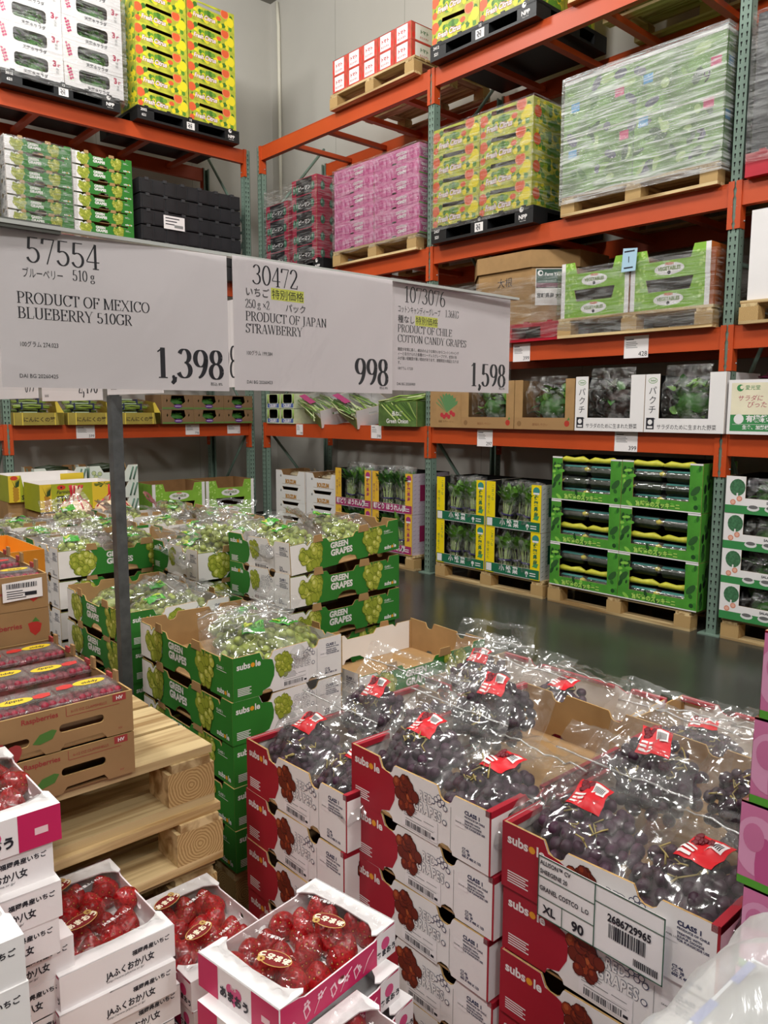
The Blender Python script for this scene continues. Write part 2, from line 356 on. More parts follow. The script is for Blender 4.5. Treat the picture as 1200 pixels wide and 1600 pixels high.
# ---------------------------------------------------------------- pallets
def make_wood_pallet(w=1.2, d=1.0, h=.145, nd=7, name='wooden_pallet'):
    db = MB(); db.box((-w / 2, -d / (2 * nd) + .008, 0), (w / 2, d / (2 * nd) - .008, .02), WOODX); dm = db.mesh('deck_board')
    st = MB(); st.box((-.05, -d / 2, 0), (.05, d / 2, .02), WOODY); sm = st.mesh('stringer_board')
    bl = MB(); hb = h - .06
    vs = (-.06, -.05, 0), (.06, .05, hb); bl.box(*vs, WOODX); bl.fr((.06, -.05, 0), (0, 1, 0), (0, 0, 1)); bl.rect(.0, 0, .1, hb, ENDG); bl.fr((-.06, -.05, 0), (1, 0, 0), (0, 0, 1)); bl.rect(.0, 0, .12, hb, ENDG2); bl.fr((.06, .05, 0), (-1, 0, 0), (0, 0, 1)); bl.rect(.0, 0, .12, hb, ENDG2); bm = bl.mesh('block')
    bb = MB(); bb.box((-w / 2, -.05, 0), (w / 2, .05, .02), WOODX); bbm = bb.mesh('bottom_board')
    parts = [('deck_board', dm, (0, -d / 2 + d / nd * (i + .5), h - .02)) for i in range(nd)]
    parts += [('stringer_board', sm, (x, 0, h - .04)) for x in (-w / 2 + .06, 0, w / 2 - .06)]
    parts += [('block', bm, (x, y, .02)) for x in (-w / 2 + .06, 0, w / 2 - .06) for y in (-d / 2 + .05, 0, d / 2 - .05)]
    parts += [('bottom_board', bbm, (0, y, 0)) for y in (-d / 2 + .05, 0, d / 2 - .05)]
    return Proto(name, None, parts, (w, d, h))
def make_plastic_pallet(w, d, h, m, texts=None, name='plastic_pallet'):
    b = MB(); b.box((-w / 2, -d / 2, h - .03), (w / 2, d / 2, h), m); b.box((-w / 2, -d / 2, 0), (w / 2, d / 2, .022), m)
    for x in (-w / 2, -.09, w / 2 - .18):
        for y in (-d / 2, -.09, d / 2 - .18): b.box((x, y, .02), (x + .18, y + .18, h - .02), m)
    for i in range(5): b.box((-w / 2 + .08 + i * (w - .2) / 4, -d / 2, h), (-w / 2 + .12 + i * (w - .2) / 4, -d / 2 + .02, h + .012), m)
    sub = []
    if texts:
        b.fr((-w / 2, -d / 2, 0), (1, 0, 0), (0, 0, 1))
        b.text(texts[0], .035, .085, .034, WHITE, bold=.02); b.text(texts[1], .045, .035, .034, WHITE, bold=.02)
        b.text('12', w / 2, .105, .03, WHITE, 'c', bold=.02); b.text('NPP', w - .1, .04, .045, WHITE, 'c', bold=.03)
        b.disc(w - .115, .112, .02, WHITE, n=14); b.disc(w - .107, .118, .008, m, .001); b.text('Nippon Pallet', w - .1, .022, .011, WHITE, 'c')
        s = MB(); s.fr((-w / 2, -d / 2, 0), (1, 0, 0), (0, 0, 1)); s.rect(w / 2 - .045, .02, w / 2 + .045, .09, WHITE, .0012)
        for i in range(5):
            for j in range(5):
                if (i * 7 + j * 5 + i * j) % 3: s.rect(w / 2 - .03 + i * .009, .03 + j * .01, w / 2 - .022 + i * .009, .038 + j * .01, INK, .0016)
        sub = [('sticker', s, (0, 0, 0), (0, 0, 0), [], 'small white code sticker')]
    return Proto(name, b, sub, (w, d, h))
# ---------------------------------------------------------------- cartons
def faces(b, w, d):
    return {'F': ((-w / 2, -d / 2, 0), (1, 0, 0), w), 'R': ((w / 2, -d / 2, 0), (0, 1, 0), d), 'B': ((w / 2, d / 2, 0), (-1, 0, 0), w), 'L': ((-w / 2, d / 2, 0), (0, -1, 0), d)}
def side(b, f, w, d): O, U, L = faces(b, w, d)[f]; b.fr(O, U, (0, 0, 1)); b.clip = (0, 0, L, getattr(b, 'H', 9)); return L
def inset(pts, L, t): return [(min(max(u, t + .0003), L - t - .0003), v) for u, v in pts]
def carton(w, d, h, outer, inner, edge=None, pF=None, pS=None, hF=(), hS=(), closed=False, t=.004, sides='FRBL', bot=None):
    b = MB(); b.H = h; edge = edge or EDGE
    for f in 'FRBL':
        L = side(b, f, w, d); fs = f in 'FB'; pr = pF if fs else pS
        if isinstance(pr, dict): pr = pr.get(f)
        pr = pr or [(0, h), (L, h)]
        pts = (list(bot) if bot and fs else [(0, 0), (L, 0)]) + pr[::-1]
        if not fs: pts = inset(pts, L, t)
        hh = hF if fs else hS
        if isinstance(hh, dict): hh = hh.get(f, ())
        o = outer.get(f, outer.get('*')) if isinstance(outer, dict) else outer
        i = inner.get(f, inner.get('*')) if isinstance(inner, dict) else inner
        b.slab(pts, o, t, i, edge, hh)
    b.box((-w / 2 + t, -d / 2 + t, .001), (w / 2 - t, d / 2 - t, .004), inner['*'] if isinstance(inner, dict) else inner)
    if closed: b.box((-w / 2, -d / 2, h - .003), (w / 2, d / 2, h), outer['*'] if isinstance(outer, dict) else outer)
    return b
def rrect(u0, v0, u1, v1, r, n=4):
    out = []
    for cx, cy, a in ((u1 - r, v0 + r, -PI / 2), (u1 - r, v1 - r, 0), (u0 + r, v1 - r, PI / 2), (u0 + r, v0 + r, PI)):
        out += [(cx + r * math.cos(a + PI / 2 * i / n), cy + r * math.sin(a + PI / 2 * i / n)) for i in range(n + 1)]
    return out
def cluster(b, u, v, w, h, pal, seed, n=26, d0=.0006, stem='#8a8a3a'):
    rnd = random.Random(seed); ms = [mat(c, .5) for c in pal]; r = w / (7.4 if pal is GPAL else 6.0)
    b.poly([(u + w * .45, v + h * .9), (u + w * .55, v + h * .9), (u + w * .56, v + h * 1.1), (u + w * .5, v + h * 1.1)], mat(stem, .7), d0)
    spots = []
    for i in range(n):
        t = (i + .5) / n; yy = h * (.95 - .9 * t); ww = w * (.52 - .30 * abs(t - .3) ** 1.1 * 1.5)
        spots.append((u + w / 2 + rnd.uniform(-1, 1) * ww * .85, v + yy))
    rnd.shuffle(spots)
    for i, (a, c) in enumerate(spots):
        rr = r * rnd.uniform(.85, 1.1); k = rnd.randrange(len(ms) - 1)
        dd = d0 + .00004 * (i + 1); b.disc(a, c, rr * 1.06, ms[0], dd - .00001, rr * 1.22, 9); b.disc(a, c, rr * .93, ms[max(1, k)], dd, rr * 1.08, 9, rnd.random())
        b.disc(a - rr * .25, c + rr * .3, rr * .42, ms[min(k + 1, len(ms) - 1)], dd + .00002, rr * .5, 7)
GPAL = ['#6f7c20', '#98a335', '#b5b94a', '#d6d67e']; RPAL = ['#4a1710', '#6e2416', '#93391c', '#b35a30']
def subsole(b, u, v, s, al='l'):
    w1 = tmesh('subs', .03, 1)[2] * s; b.text('subs', u, v, s, WHITE, bold=.03); b.disc(u + w1 + s * .32, v + s * .27, s * .27, mat('#eaa02c', .5), .0009)
    b.text('le', u + w1 + s * .66, v, s, WHITE, bold=.03)
def sticker_bars(b, u, v, w, h, d=.001, seed=0):
    rnd = random.Random(seed); b.rect(u, v, u + w, v + h, PAPER, d)
    for i in range(5): b.rect(u + w * .05, v + h * (.93 - i * .09), u + w * rnd.uniform(.3, .6), v + h * (.93 - i * .09 + .035), GREY, d + .0004)
    b.rect(u + w * .62, v + h * .5, u + w * .95, v + h * .505, INK, d + .0004); b.rect(u + w * .62, v + h * .7, u + w * .9, v + h * .73, GREY, d + .0004)
    b.rect(u + w * .1, v + h * .42, u + w * .9, v + h * .45, GREY, d + .0004)
    x = u + w * .1
    while x < u + w * .8:
        q = rnd.choice((.004, .007, .01)) * w * 2; b.rect(x, v + h * .06, x + q, v + h * .34, INK, d + .0004); x += q + rnd.choice((.005, .01)) * w * 2
    b.rect(u + w * .84, v + h * .1, u + w * .93, v + h * .22, INK, d + .0004)
GB_PROF = [(0, .118), (.075, .118), (.085, .105), (.10, .118), (.185, .118), (.2, .1), (.33, .1), (.345, .118), (.52, .118), (.53, .105), (.54, .13), (.6, .13)]
def end_prof(h):
    out = [(0, h)]
    for c in (.115, .285):
        out += [(c - .024, h), (c - .02, h - .008), (c - .015, h - .02), (c - .006, h - .026), (c + .008, h - .026), (c + .016, h - .02), (c + .021, h - .008)]
        out += [(c + .024, h - .004)]
    return out + [(.4, h - .002)]
def end_bot():
    out = [(0, 0)]
    for c in (.115, .285): out += [(c - .02, 0), (c - .017, .008), (c - .008, .014), (c + .008, .014), (c + .017, .008), (c + .02, 0)]
    return out + [(.4, 0)]
def grape_box(col, sticker=True, seed=1, h=.13):
    w, d = .6, .4; main = GREEN if col == 'g' else RED; pal = GPAL if col == 'g' else RPAL; word = 'GREEN' if col == 'g' else 'RED'
    b = MB(); b.H = h; inn = {'F': WHITE, 'B': WHITE, 'L': BROWN, 'R': BROWN}
    for f in 'FRBL':
        L = side(b, f, w, d)
        if f in 'FB':
            bt = [(0, 0), (.24, 0), (.25, .014), (.27, .026), (.31, .028), (.34, .02), (.35, 0), (.41, 0), (.415, .011), (.465, .011), (.47, 0), (.6, 0)]
            pr = GB_PROF if col == 'g' else [(0, h), (.1, h), (.108, h - .012), (.125, h - .022), (.15, h - .012), (.16, h - .006), (.43, h - .006), (.44, h - .02), (.46, h - .024), (.48, h - .016), (.49, h), (.6, h)]
            b.slab(bt + pr[::-1], main, .004, WHITE, EDGE if col == 'g' else main)
            pl = [(0, .001), (.13, .001), (.155, .03), (.16, .06), (.15, .09), (.13, h - .014), (.102, h - .014), (.085, h - .028), (.073, h - .014), (0, h - .014)]
            b.poly(pl, WHITE, .0005)
            cluster(b, .045, .012, .12, .088, pal, seed, 44); cluster(b, .385, .014, .11, .096, pal, seed + 3, 44)
            b.text(word, .205, .072, .031, WHITE, bold=.045); b.text('GRAPES', .205, .041, .034, WHITE, bold=.045)
            b.text('CLASS 1', .51, .085, .011, WHITE, bold=.02); b.rect(.51, .079, .565, .0805, WHITE); subsole(b, .51, .012, .023)
            b.fr(b.O, b.U, b.V)
            if col == 'g':
                for u0, u1 in ((.115, .165), (.36, .42)): b.slab([(u0, .11), (u1, .11), (u1 - .006, .138), (u0 + .006, .138)], BROWN, -.003, BROWN, EDGE)
            else: b.box(*((Vector(b.P(.0, h - .004, -.012)), Vector(b.P(.6, h - .004, .0))) if False else ((0, 0, 0), (0, 0, 0))), RED)
        else:
            b.slab(inset(end_bot() + end_prof(h)[::-1], L, .004), WHITE, .004, BROWN, EDGE)
            g = [(0, .0), (.096, .0), (.1, .012), (.125, .02), (.14, .05), (.142, .075), (.135, .1), (.125, h - .026), (.1, h - .022), (.09, h), (0, h)]
            b.poly(g, main, .0005)
            subsole(b, .012, .092, .026)
            for i in range(5): b.rect(.014, .034 - i * .005, .06 - .006 * (i % 2), .0365 - i * .005, WHITE, .0009)
            cluster(b, .142, .042, .07, .07, pal, seed + 7, 36)
            b.text(word, .213, .083, .026, WHITE, bold=.035, sx=.7, outline=NAVY, ow=.028, spc=1.16, sh=.06); b.text('GRAPES', .197, .056, .029, WHITE, bold=.035, sx=.68, outline=NAVY, ow=.028, spc=1.16, sh=.06)
            for i, (a, c) in enumerate(((.26, .1), (.27, .093), (.252, .093), (.278, .1), (.268, .107), (.285, .09), (.284, .06))): b.disc(a, c, .006, NAVY, .0008 + i * .0001); b.disc(a, c, .0045, WHITE, .00085 + i * .0001)
            b.rect(.299, .003, .3, h - .03, GREY, .0005)
            b.text('CLASS 1', .335, .1, .011, NAVY, bold=.04)
            for i, tx in enumerate(('PRODUCE OF CHILE', 'TREATED WITH', 'SULFUR DIOXIDE', 'FOR FUNGICIDE USE')): b.text(tx, .335, .093 - i * .006 - (i > 0) * .002, .0055, NAVY, bold=.03)
            for i, tx in enumerate(('CT-46', 'CC. 38', '600 X 400 X 133')): b.text(tx, .33, .025 - i * .007, .0075, NAVY, bold=.03, sx=.9)
            b.rect(.312, .068, .336, .088, PAPER, .0008); b.text('GRANEL LO', .324, .076, .0045, INK, 'c', .0012)
            if sticker: sticker_bars(b, .165, .006, .1, .046, seed=seed)
    b.box((-w / 2 + .004, -d / 2 + .004, .001), (w / 2 - .004, d / 2 - .004, .005), BROWN)
    for sx in (-1, 1):
        for sy in (-1, 1): b.box((sx * .294 - .004, sy * .194 - .004, .004), (sx * .294 + .004, sy * .194 + .004, h - .012), BROWN)
    if col != 'g':
        for sy in (-1, 1):
            for u0, u1 in ((-.3, -.2), (-.14, .13), (.19, .3)): b.box((u0, sy * .2 - (.014 if sy > 0 else -.0), h - .014), (u1, sy * .2 + (.0006 if sy > 0 else .014), h - .006 + (.004 if abs(u0) > .15 or u1 > .15 else 0)), RED)
    return b
def bar_text_block(b, u, v, w, n, dv, m, d=.0008):
    for i in range(n): b.rect(u, v - i * dv, u + w * (.7 + .3 * ((i * 37) % 5) / 5), v - i * dv + dv * .45, m, d)
# citrus
def citrus_box(w=.525, d=.4, h=.2, seed=3):
    hole = [(w * .2, h * .80), (w * .74, h * .66), (w * .74, h * .84), (w * .22, h * .97)]
    b = carton(w, d, h, mat('#b3b53a', .45, .3, 9, name='lemon_print'), BROWN2, hF={'F': [[(w * .2, h * .78), (w * .76, h * .70), (w * .76, h * .86), (w * .22, h * .94)]]})
    rnd = random.Random(seed); LEM = [mat(c, .45) for c in ('#ead92c', '#d9cf3f', '#a9bd37', '#6d9a2c', '#47762a', '#5c8f2e', '#e8d62a')]; ORG = mat('#df6238', .45); ORL = mat('#ea8f63', .45)
    for f in 'FRBL':
        L = side(b, f, w, d); n = 0
        for i in range(52):
            u = rnd.uniform(.03, L - .03); v = rnd.uniform(.03, h - .03)
            if f == 'F' and .18 * w < u < .78 * w and v > .6 * h: continue
            b.disc(u, v, rnd.uniform(.018, .034), rnd.choice(LEM), .0003 + i * .00001, rnd.uniform(.016, .026), 9, rnd.random() * 3)
        for u, v, r in ((.035, h * .66, .045), (.03, .03, .028)) if f in 'FB' else ((.06, h * .5, .045),): b.disc(u, v, r, ORG, .0008, n=14)
        if f in 'FB':
            b.disc(L * .79, h * .84, .05, ORL, .0008, n=14); b.disc(L * .79, h * .84, .042, ORG, .00085, n=14); b.disc(L * .66, h * .5, .03, ORG, .00082, .022, 14); b.disc(L * .91, h * .5, .042, mat('#eedb2c', .4), .0009, .05, 14)
            b.text('Fresh Citrus', L * .12, h * .19, .062, WHITE, 'l', .0012, .03, .18, .84, outline=mat('#b0392c', .5), ow=.05)
    return b
# strawberries tray
SB = (.215, .30, .064)
def straw_box(seed=1):
    w, d, h = SB; b = MB(); b.H = h
    for f in 'FRBL':
        L = side(b, f, w, d)
        if f in 'FB':
            b.slab([(0, 0), (L, 0), (L, h), (0, h)], CLEAN, .003)
            if f == 'F':
                b.text('JA ふくおか八女', L * .46, .018, .017, INK, 'l', bold=.03, sx=.82) if False else b.text('JAふくおか八女', L * .38, .019, .0165, INK, 'l', bold=.03, sx=.8)
                b.text('http://www.jafyame.or.jp/', L * .38, .011, .0058, INK, 'l', sx=1.2); b.text('福岡県産いちご', L * .95, .042, .0105, INK, 'r', bold=.03)
            else:
                b.rect(0, 0, L * .26, h, MAGENTA, .0005); b.rect(L * .68, 0, L, h, MAGENTA, .0005)
                b.disc(L * .42, .036, .011, mat('#cf4a7e', .5), .0006); b.disc(L * .51, .036, .011, mat('#cf4a7e', .5), .00061); b.poly([(L * .37, .033), (L * .465, .008), (L * .56, .033)], mat('#cf4a7e', .5), .00062)
                b.text('あまおう', L * .465, .016, .021, INK, 'c', .0012, .05, sx=.95); b.text('博多', L * .465, .04, .009, WHITE, 'c', .0014); b.rect(L * .8, .022, L * .9, .034, mat('#e8c8cc', .6), .0009)
        else:
            hole = [(L * .5 + .01 * math.cos(2 * PI * i / 10), .03 + .007 * math.sin(2 * PI * i / 10)) for i in range(10)]
            b.slab([(.0033, 0), (L - .0033, 0), (L - .0033, h), (L * .85, h - .006), (L * .8, h - .012), (L * .2, h - .012), (L * .15, h - .006), (.0033, h)], MAGENTA, .003, CLEAN, mat('#f3e6ea', .5), [hole])
            b.rect(L * .82, 0, L, h - .005, CLEAN, .0004)
            rnd = random.Random(seed); PK = mat('#f0cfd8', .5)
            for i in range(6):
                u = L * (.1 + .11 * i); v = .012 + .028 * rnd.random()
                for k in range(5): b.disc(u + .005 * math.cos(k * 1.256), v + .005 * math.sin(k * 1.256), .003, PK, .0007, n=6)
            for i, u in enumerate((.2, .42, .62)):
                b.poly([(L * u, .008), (L * u + .012, .02), (L * u + .006, .036), (L * u - .006, .03)], PK, .0006); b.poly([(L * u + .001, .012), (L * u + .009, .02), (L * u + .004, .031), (L * u - .003, .027)], MAGENTA, .0008)
                b.tube([b.P(L * u + .02, .008, .0008), b.P(L * u + .035, .03, .0008), b.P(L * u + .05, .04, .0008)], .0007, PK, 4)
            if f in 'RL':
                b.disc(L * .9, .034, .012, mat('#cf4a7e', .5), .0008); b.text('あまおう', L * .905, .012, .014, INK, 'c', .0012, .04)
    # white top flaps over the two short ends, wavy inner edge
    for sy in (-1, 1):
        b.fr((-w / 2, sy * d / 2, h), (1, 0, 0), (0, 1, 0)); k = -sy
        pts = [(0, 0), (w, 0), (w, k * .055), (w * .97, k * .062), (w * .92, k * .05), (w * .84, k * .04), (w * .5, k * .036), (w * .16, k * .04), (w * .08, k * .05), (w * .03, k * .062), (0, k * .055)]
        b.slab(pts if k > 0 else pts[::-1], CLEAN, .0025)
    b.box((-w / 2 + .003, -d / 2 + .003, .001), (w / 2 - .003, d / 2 - .003, .004), CLEAN)
    return b
# plain window tray used on the racks: low lip in front, corner columns
def window_box(w, d, h, outer, inner, col=.14, lip=.24, artF=None, artS=None, closed=False, taper=.0, lipb=None):
    c0, c1 = w * col, w * (1 - col)
    hole = [(c0 + taper, h * lip), (c1 - taper, h * lip), (c1, h * .985), (c0, h * .985)] if closed else None
    pF = {'F': None if closed else [(0, h), (c0, h), (c0 + taper, h * lip), (c1 - taper, h * lip), (c1, h), (w, h)], 'B': None}
    b = carton(w, d, h, outer, inner, pF=pF, hF={'F': [hole]} if closed else (), closed=closed)
    side(b, 'F', w, d)
    if artF: artF(b, w, h, c0, c1)
    side(b, 'R', w, d)
    if artS: artS(b, d, h)
    side(b, 'L', w, d)
    if artS: artS(b, d, h)
    return b
# ---------------------------------------------------------------- produce pieces
def leaf(b, base, dirv, L, wd, m, curl=.3, n=5):
    dirv = Vector(dirv).normalized(); sidev = dirv.cross(Vector((0, 0, 1)))
    if sidev.length < .1: sidev = Vector((1, 0, 0))
    sidev.normalize(); up = sidev.cross(dirv); base = Vector(base); vs = []
    for i in range(n + 1):
        t = i / n; p = base + dirv * L * t - Vector((0, 0, 1)) * curl * L * t * t; ww = wd * math.sin(PI * min(1, .08 + t * .92)) ** .7 * (1 if t < 1 else .1)
        vs += [p - sidev * ww + up * ww * .35, p, p + sidev * ww + up * ww * .35]
    fs = []
    for i in range(n): fs += [(3 * i, 3 * i + 1, 3 * i + 4, 3 * i + 3), (3 * i + 1, 3 * i + 2, 3 * i + 5, 3 * i + 4)]
    b.add(vs, fs, m, True)
LEAFD = mat('#427533', .5, .3, 20, name='dark_leaf'); LEAFM = mat('#6fa53e', .5, .3, 20, name='mid_leaf'); STEMG = mat('#b9cf80', .45, .2, 20, name='pale_stem')
def greens(w, d, h, seed, n=60, ms=(LEAFD, LEAFM), big=.06, up=.6):
    b = MB(); r = random.Random(seed)
    for i in range(n):
        p = (r.uniform(-w / 2, w / 2) * .8, r.uniform(-d / 2, d / 2) * .8, r.uniform(.1, .7) * h)
        leaf(b, p, (r.uniform(-1, 1), r.uniform(-1, .4), r.uniform(up - .6, up + .5)), big * r.uniform(.8, 1.4), big * r.uniform(.25, .5), r.choice(ms), r.uniform(0, .5))
    b.ball((0, 0, h * .32), 1, ms[0], 12, 8, (w * .46, d * .46, h * .34))
    return b
def bundle(w, h, seed, band='#3a2f6e', n=26, top=LEAFD):
    """bunch of leafy stems standing up, tied near the foot"""
    r = random.Random(seed); s = MB(); l = MB(); k = MB()
    for i in range(n):
        a = r.uniform(0, 2 * PI); q = r.random() ** .5; x, y = math.cos(a) * q, math.sin(a) * q
        p0 = Vector((x * w * .34, y * w * .26, 0)); p1 = Vector((x * w * .24, y * w * .18, h * .28)); p2 = Vector((x * w * .42, y * w * .3, h * .72))
        s.tube([p0, p1, p2], [.006, .0045, .003], STEMG, 5)
        for j in range(2): leaf(l, p1.lerp(p2, .5 + .5 * r.random()), (x * .6 + r.uniform(-.3, .3), y * .6 - .2 + r.uniform(-.3, .3), 1), h * .34, w * .13, top if r.random() < .7 else LEAFM, r.uniform(0, .35))
    k.tube([(math.cos(2 * PI * i / 10) * w * .27, math.sin(2 * PI * i / 10) * w * .21, h * .28) for i in range(11)], .009, mat(band, .4), 5, False)
    f = MB(); f.grid(lambda u, v: Vector((math.cos(2 * PI * u) * w * (.36 + .18 * v), math.sin(2 * PI * u) * w * (.3 + .13 * v), h * (.1 + .98 * v))) + Vector((1, 1, 1)) * (noise.noise(Vector((u * 9, v * 7, seed))) * .015), 18, 10, FILMS)
    return s, l, k, f
def bag_film(seed, W=.26, L=.31, th=.047, hole=True, top=.66):
    f = MB(); z = MB(); R = random.Random(seed); ph = R.uniform(0, 9); fold = R.uniform(-.5, .6)
    def sh(sg):
        def fn(u, v):
            x = (u - .5) * W * (1.0 - .06 * math.sin(v * 5 + ph)); t = max(0, 1 - (2 * v / top - 1) ** 2) if v < top else 0
            e = max(0, 1 - (2 * u - 1) ** 2) ** .6
            bul = th * e * t ** .6 + .0012 * e
            wr = (abs(noise.noise(Vector((u * 5 + ph, v * 7, sg * 2 + seed)))) * .026 - abs(noise.noise(Vector((u * 9 + ph, v * 3, seed + 5)))) * .012) * (.35 + .65 * e)
            q = max(0, v - top) * L
            return Vector((x + noise.noise(Vector((v * 4, ph, u * 2))) * .012, v * L - q * q * 1.5, sg * bul + wr + q * fold + noise.noise(Vector((u * 3, v * 3, ph))) * .02 * v))
        return fn
    for sg in (-1, 1): f.grid(sh(sg), 26, 28, FILM, (lambda u, v: hole and .87 < v < .94 and .36 < u < .64))
    fn = sh(1); z.tube([fn(i / 14, .76) + Vector((0, 0, .002)) for i in range(15)], .0022, FILMZ, 5)
    return f, z, fn
def pack_grapes(n, sx, sy, sz, r, seed, top_only=True):
    R = random.Random(seed); out = []; tries = 0
    while len(out) < n and tries < 6000:
        tries += 1; a = R.uniform(0, 2 * PI); zz = R.uniform(-.15 if top_only else -1, 1); q = math.sqrt(max(0, 1 - zz * zz)); k = R.uniform(.78, 1.0)
        p = Vector((math.cos(a) * q * sx, math.sin(a) * q * sy, zz * sz)) * k
        if all((p - o).length > 1.62 * r for o in out): out.append(p)
    return out
_gm = {}
def grape_mesh(col):
    if col not in _gm:
        b = MB(); m = {'r': mat('#3f2536', .42, .25, 30, spec=.3, rnd=.4, name='dark_red_grape_skin'), 'g': mat('#97a352', .38, .12, 30, spec=.5, sub=.1, rnd=.18, name='green_grape_skin'), 'b': mat('#2c3040', .5, .2, 30, rnd=.3, name='blueberry_skin')}[col]
        b.ball((0, 0, 0), 1, m, 12, 8); _gm[col] = b.mesh('grape')
    return _gm[col]
STEMM = {'r': mat('#a3925a', .6, name='dry_grape_stem'), 'g': mat('#9aa05a', .6, name='green_grape_stem')}
NG = {'r': 0, 'g': 0}
def grape_bunch(col, loc, rot, sz, n, seed, label, group, indiv=True, r=.0118):
    root = bpy.data.objects.new('grape_bunch', None); COL.objects.link(root); root.location = loc; root.rotation_euler = rot
    props(root, label, 'grapes', group); gm = grape_mesh(col); R = random.Random(seed); pts = pack_grapes(n, *sz, r, seed)
    core = MB(); core.ball((0, 0, 0), 1, gm.materials[0], 14, 10, (sz[0] * .8, sz[1] * .8, sz[2] * .78)); 
    if indiv and NG[col] + len(pts) <= 290:
        link('core_grapes', core, (0, 0, 0), (0, 0, 0), root)
        for p in pts:
            s = r * R.uniform(.88, 1.1); link('grape', gm, p, (R.random() * 3, R.random() * 3, 0), root, (s, s, s * 1.12))
        NG[col] += len(pts)
    else:
        for p in pts: core.ball(p, r * R.uniform(.88, 1.1), gm.materials[0], 9, 6, (1, 1, 1.12), Euler((R.random() * 3, R.random() * 3, 0)))
        o = link('grapes', core, (0, 0, 0), (0, 0, 0), root); o['kind'] = 'stuff'
    st = MB()
    for k in range(7):
        a = R.uniform(0, 2 * PI); q = R.uniform(.1, .7); p = Vector((math.cos(a) * q * sz[0], math.sin(a) * q * sz[1], 0)); p.z = sz[2] * math.sqrt(max(0, 1 - q * q)) + r * .55
        pp = [p]
        for j in range(3): pp.append(pp[-1] + Vector((R.uniform(-.016, .016), R.uniform(-.016, .016), R.uniform(-.006, .007))))
        st.tube(pp, [.0022, .0018, .0016, .0014], STEMM[col], 5)
        st.tube([pp[1], pp[1] + Vector((R.uniform(-.013, .013), R.uniform(-.013, .013), .003))], .0013, STEMM[col], 4)
    link('stem', st, (0, 0, 0), (0, 0, 0), root)
    return root
REDL = mat('#d3202b', .4, name='red_bag_label'); GRNL = mat('#3f9a2f', .4, name='green_bag_label')
_bag = {}
def bag(col, var, loc, rot, label, group, lab=True):
    k = (col, var)
    if k not in _bag:
        f, z, fn = bag_film(var * 3 + 1); l = MB(); m = REDL if col == 'r' else GRNL; u0 = .3 + .1 * (var % 3); 
        l.grid(lambda u, v: fn(u0 + .26 * u, .36 + .22 * v) + Vector((0, 0, .0012)), 6, 6, m)
        def pos(u, v): return fn(u0 + .26 * u, .36 + .22 * v) + Vector((0, 0, .0024))
        l.grid(lambda u, v: pos(.5 + .4 * u, .55 + .38 * v), 4, 4, WHITE if col == 'r' else mat('#7fc05c', .5))
        for i, a in enumerate((.08, .22, .36)): l.grid(lambda u, v, a=a: pos(.06 + .36 * u, a + .08 * v), 3, 2, WHITE)
        for i in range(8): l.grid(lambda u, v, i=i: pos(.54 + .04 * i + .02 * u, .6 + .22 * v) + Vector((0, 0, .0006)), 1, 2, INK)
        for i in range(12):
            R = random.Random(i); q = pos(.1 + .34 * R.random(), .55 + .35 * R.random()); l.ball(q, .006, mat('#6b1220' if col == 'r' else '#b7c24a', .5), 6, 4, (1, 1, .2))
        _bag[k] = Proto('grape_bag', None, [('film', f), ('zip_strip', z)] + [] if var in (2,) else [('film', f), ('zip_strip', z), ('label', l, (0, 0, 0), (0, 0, 0), [], 'red printed label' if col == 'r' else 'green printed label')])
    return _bag[k].put(loc, 0, label, 'bag', group, rot)
# ================================================================ LEFT and RIGHT RACK LOADS
PW = make_wood_pallet(1.2, 1.0); PW11 = make_wood_pallet(1.1, 1.0); PWL = make_wood_pallet(1.2, .9, .12)
NPA = make_plastic_pallet(1.1, .95, .13, BLACKP, ('2407', '521')); NPB = make_plastic_pallet(1.1, .95, .13, BLACKP, ('2412', '521')); NPC = make_plastic_pallet(1.18, .95, .13, BLACKP, ('2002', '621')); NPD = make_plastic_pallet(1.1, .95, .13, BLACKP, ('2012', '621'))
REDP = make_plastic_pallet(1.1, .95, .14, mat('#b3132b', .4, .05, 5, name='red_plastic'))
H1, H2, H3, H4 = HL
def pf(pr, x0, y0, z, label, cat, group=None, w=None):          # front-left-bottom corner on the right rack
    w, d, h = pr.dims; return pr.put((x0 + w / 2, y0 + d / 2, z), random.uniform(-.01, .01), label, cat, group)
def pl(pr, xf, y0, z, label, cat, group=None):                   # front-left-bottom corner on the left rack (faces +x)
    w, d, h = pr.dims; return pr.put((xf - d / 2, y0 + w / 2, z), PI / 2 + random.uniform(-.01, .01), label, cat, group)
def wrap_box(x0, y0, z0, x1, y1, z1, label, m=WRAP, seed=0):
    b = MB(); cx, cy = (x0 + x1) / 2, (y0 + y1) / 2
    def wall(a, c, o):
        def fn(u, v):
            p = Vector((a[0] + (c[0] - a[0]) * u, a[1] + (c[1] - a[1]) * u, z0 + (z1 - z0) * v))
            return p + Vector(o) * (abs(noise.noise(Vector((u * 4, v * 14, seed)))) * .02)
        b.grid(fn, 16, 16, m)
    wall((x0, y0), (x1, y0), (0, -1, 0)); wall((x1, y0), (x1, y1), (1, 0, 0)); wall((x1, y1), (x0, y1), (0, 1, 0)); wall((x0, y1), (x0, y0), (-1, 0, 0))
    return props(link('stretch_wrap', b), label, 'plastic wrap')
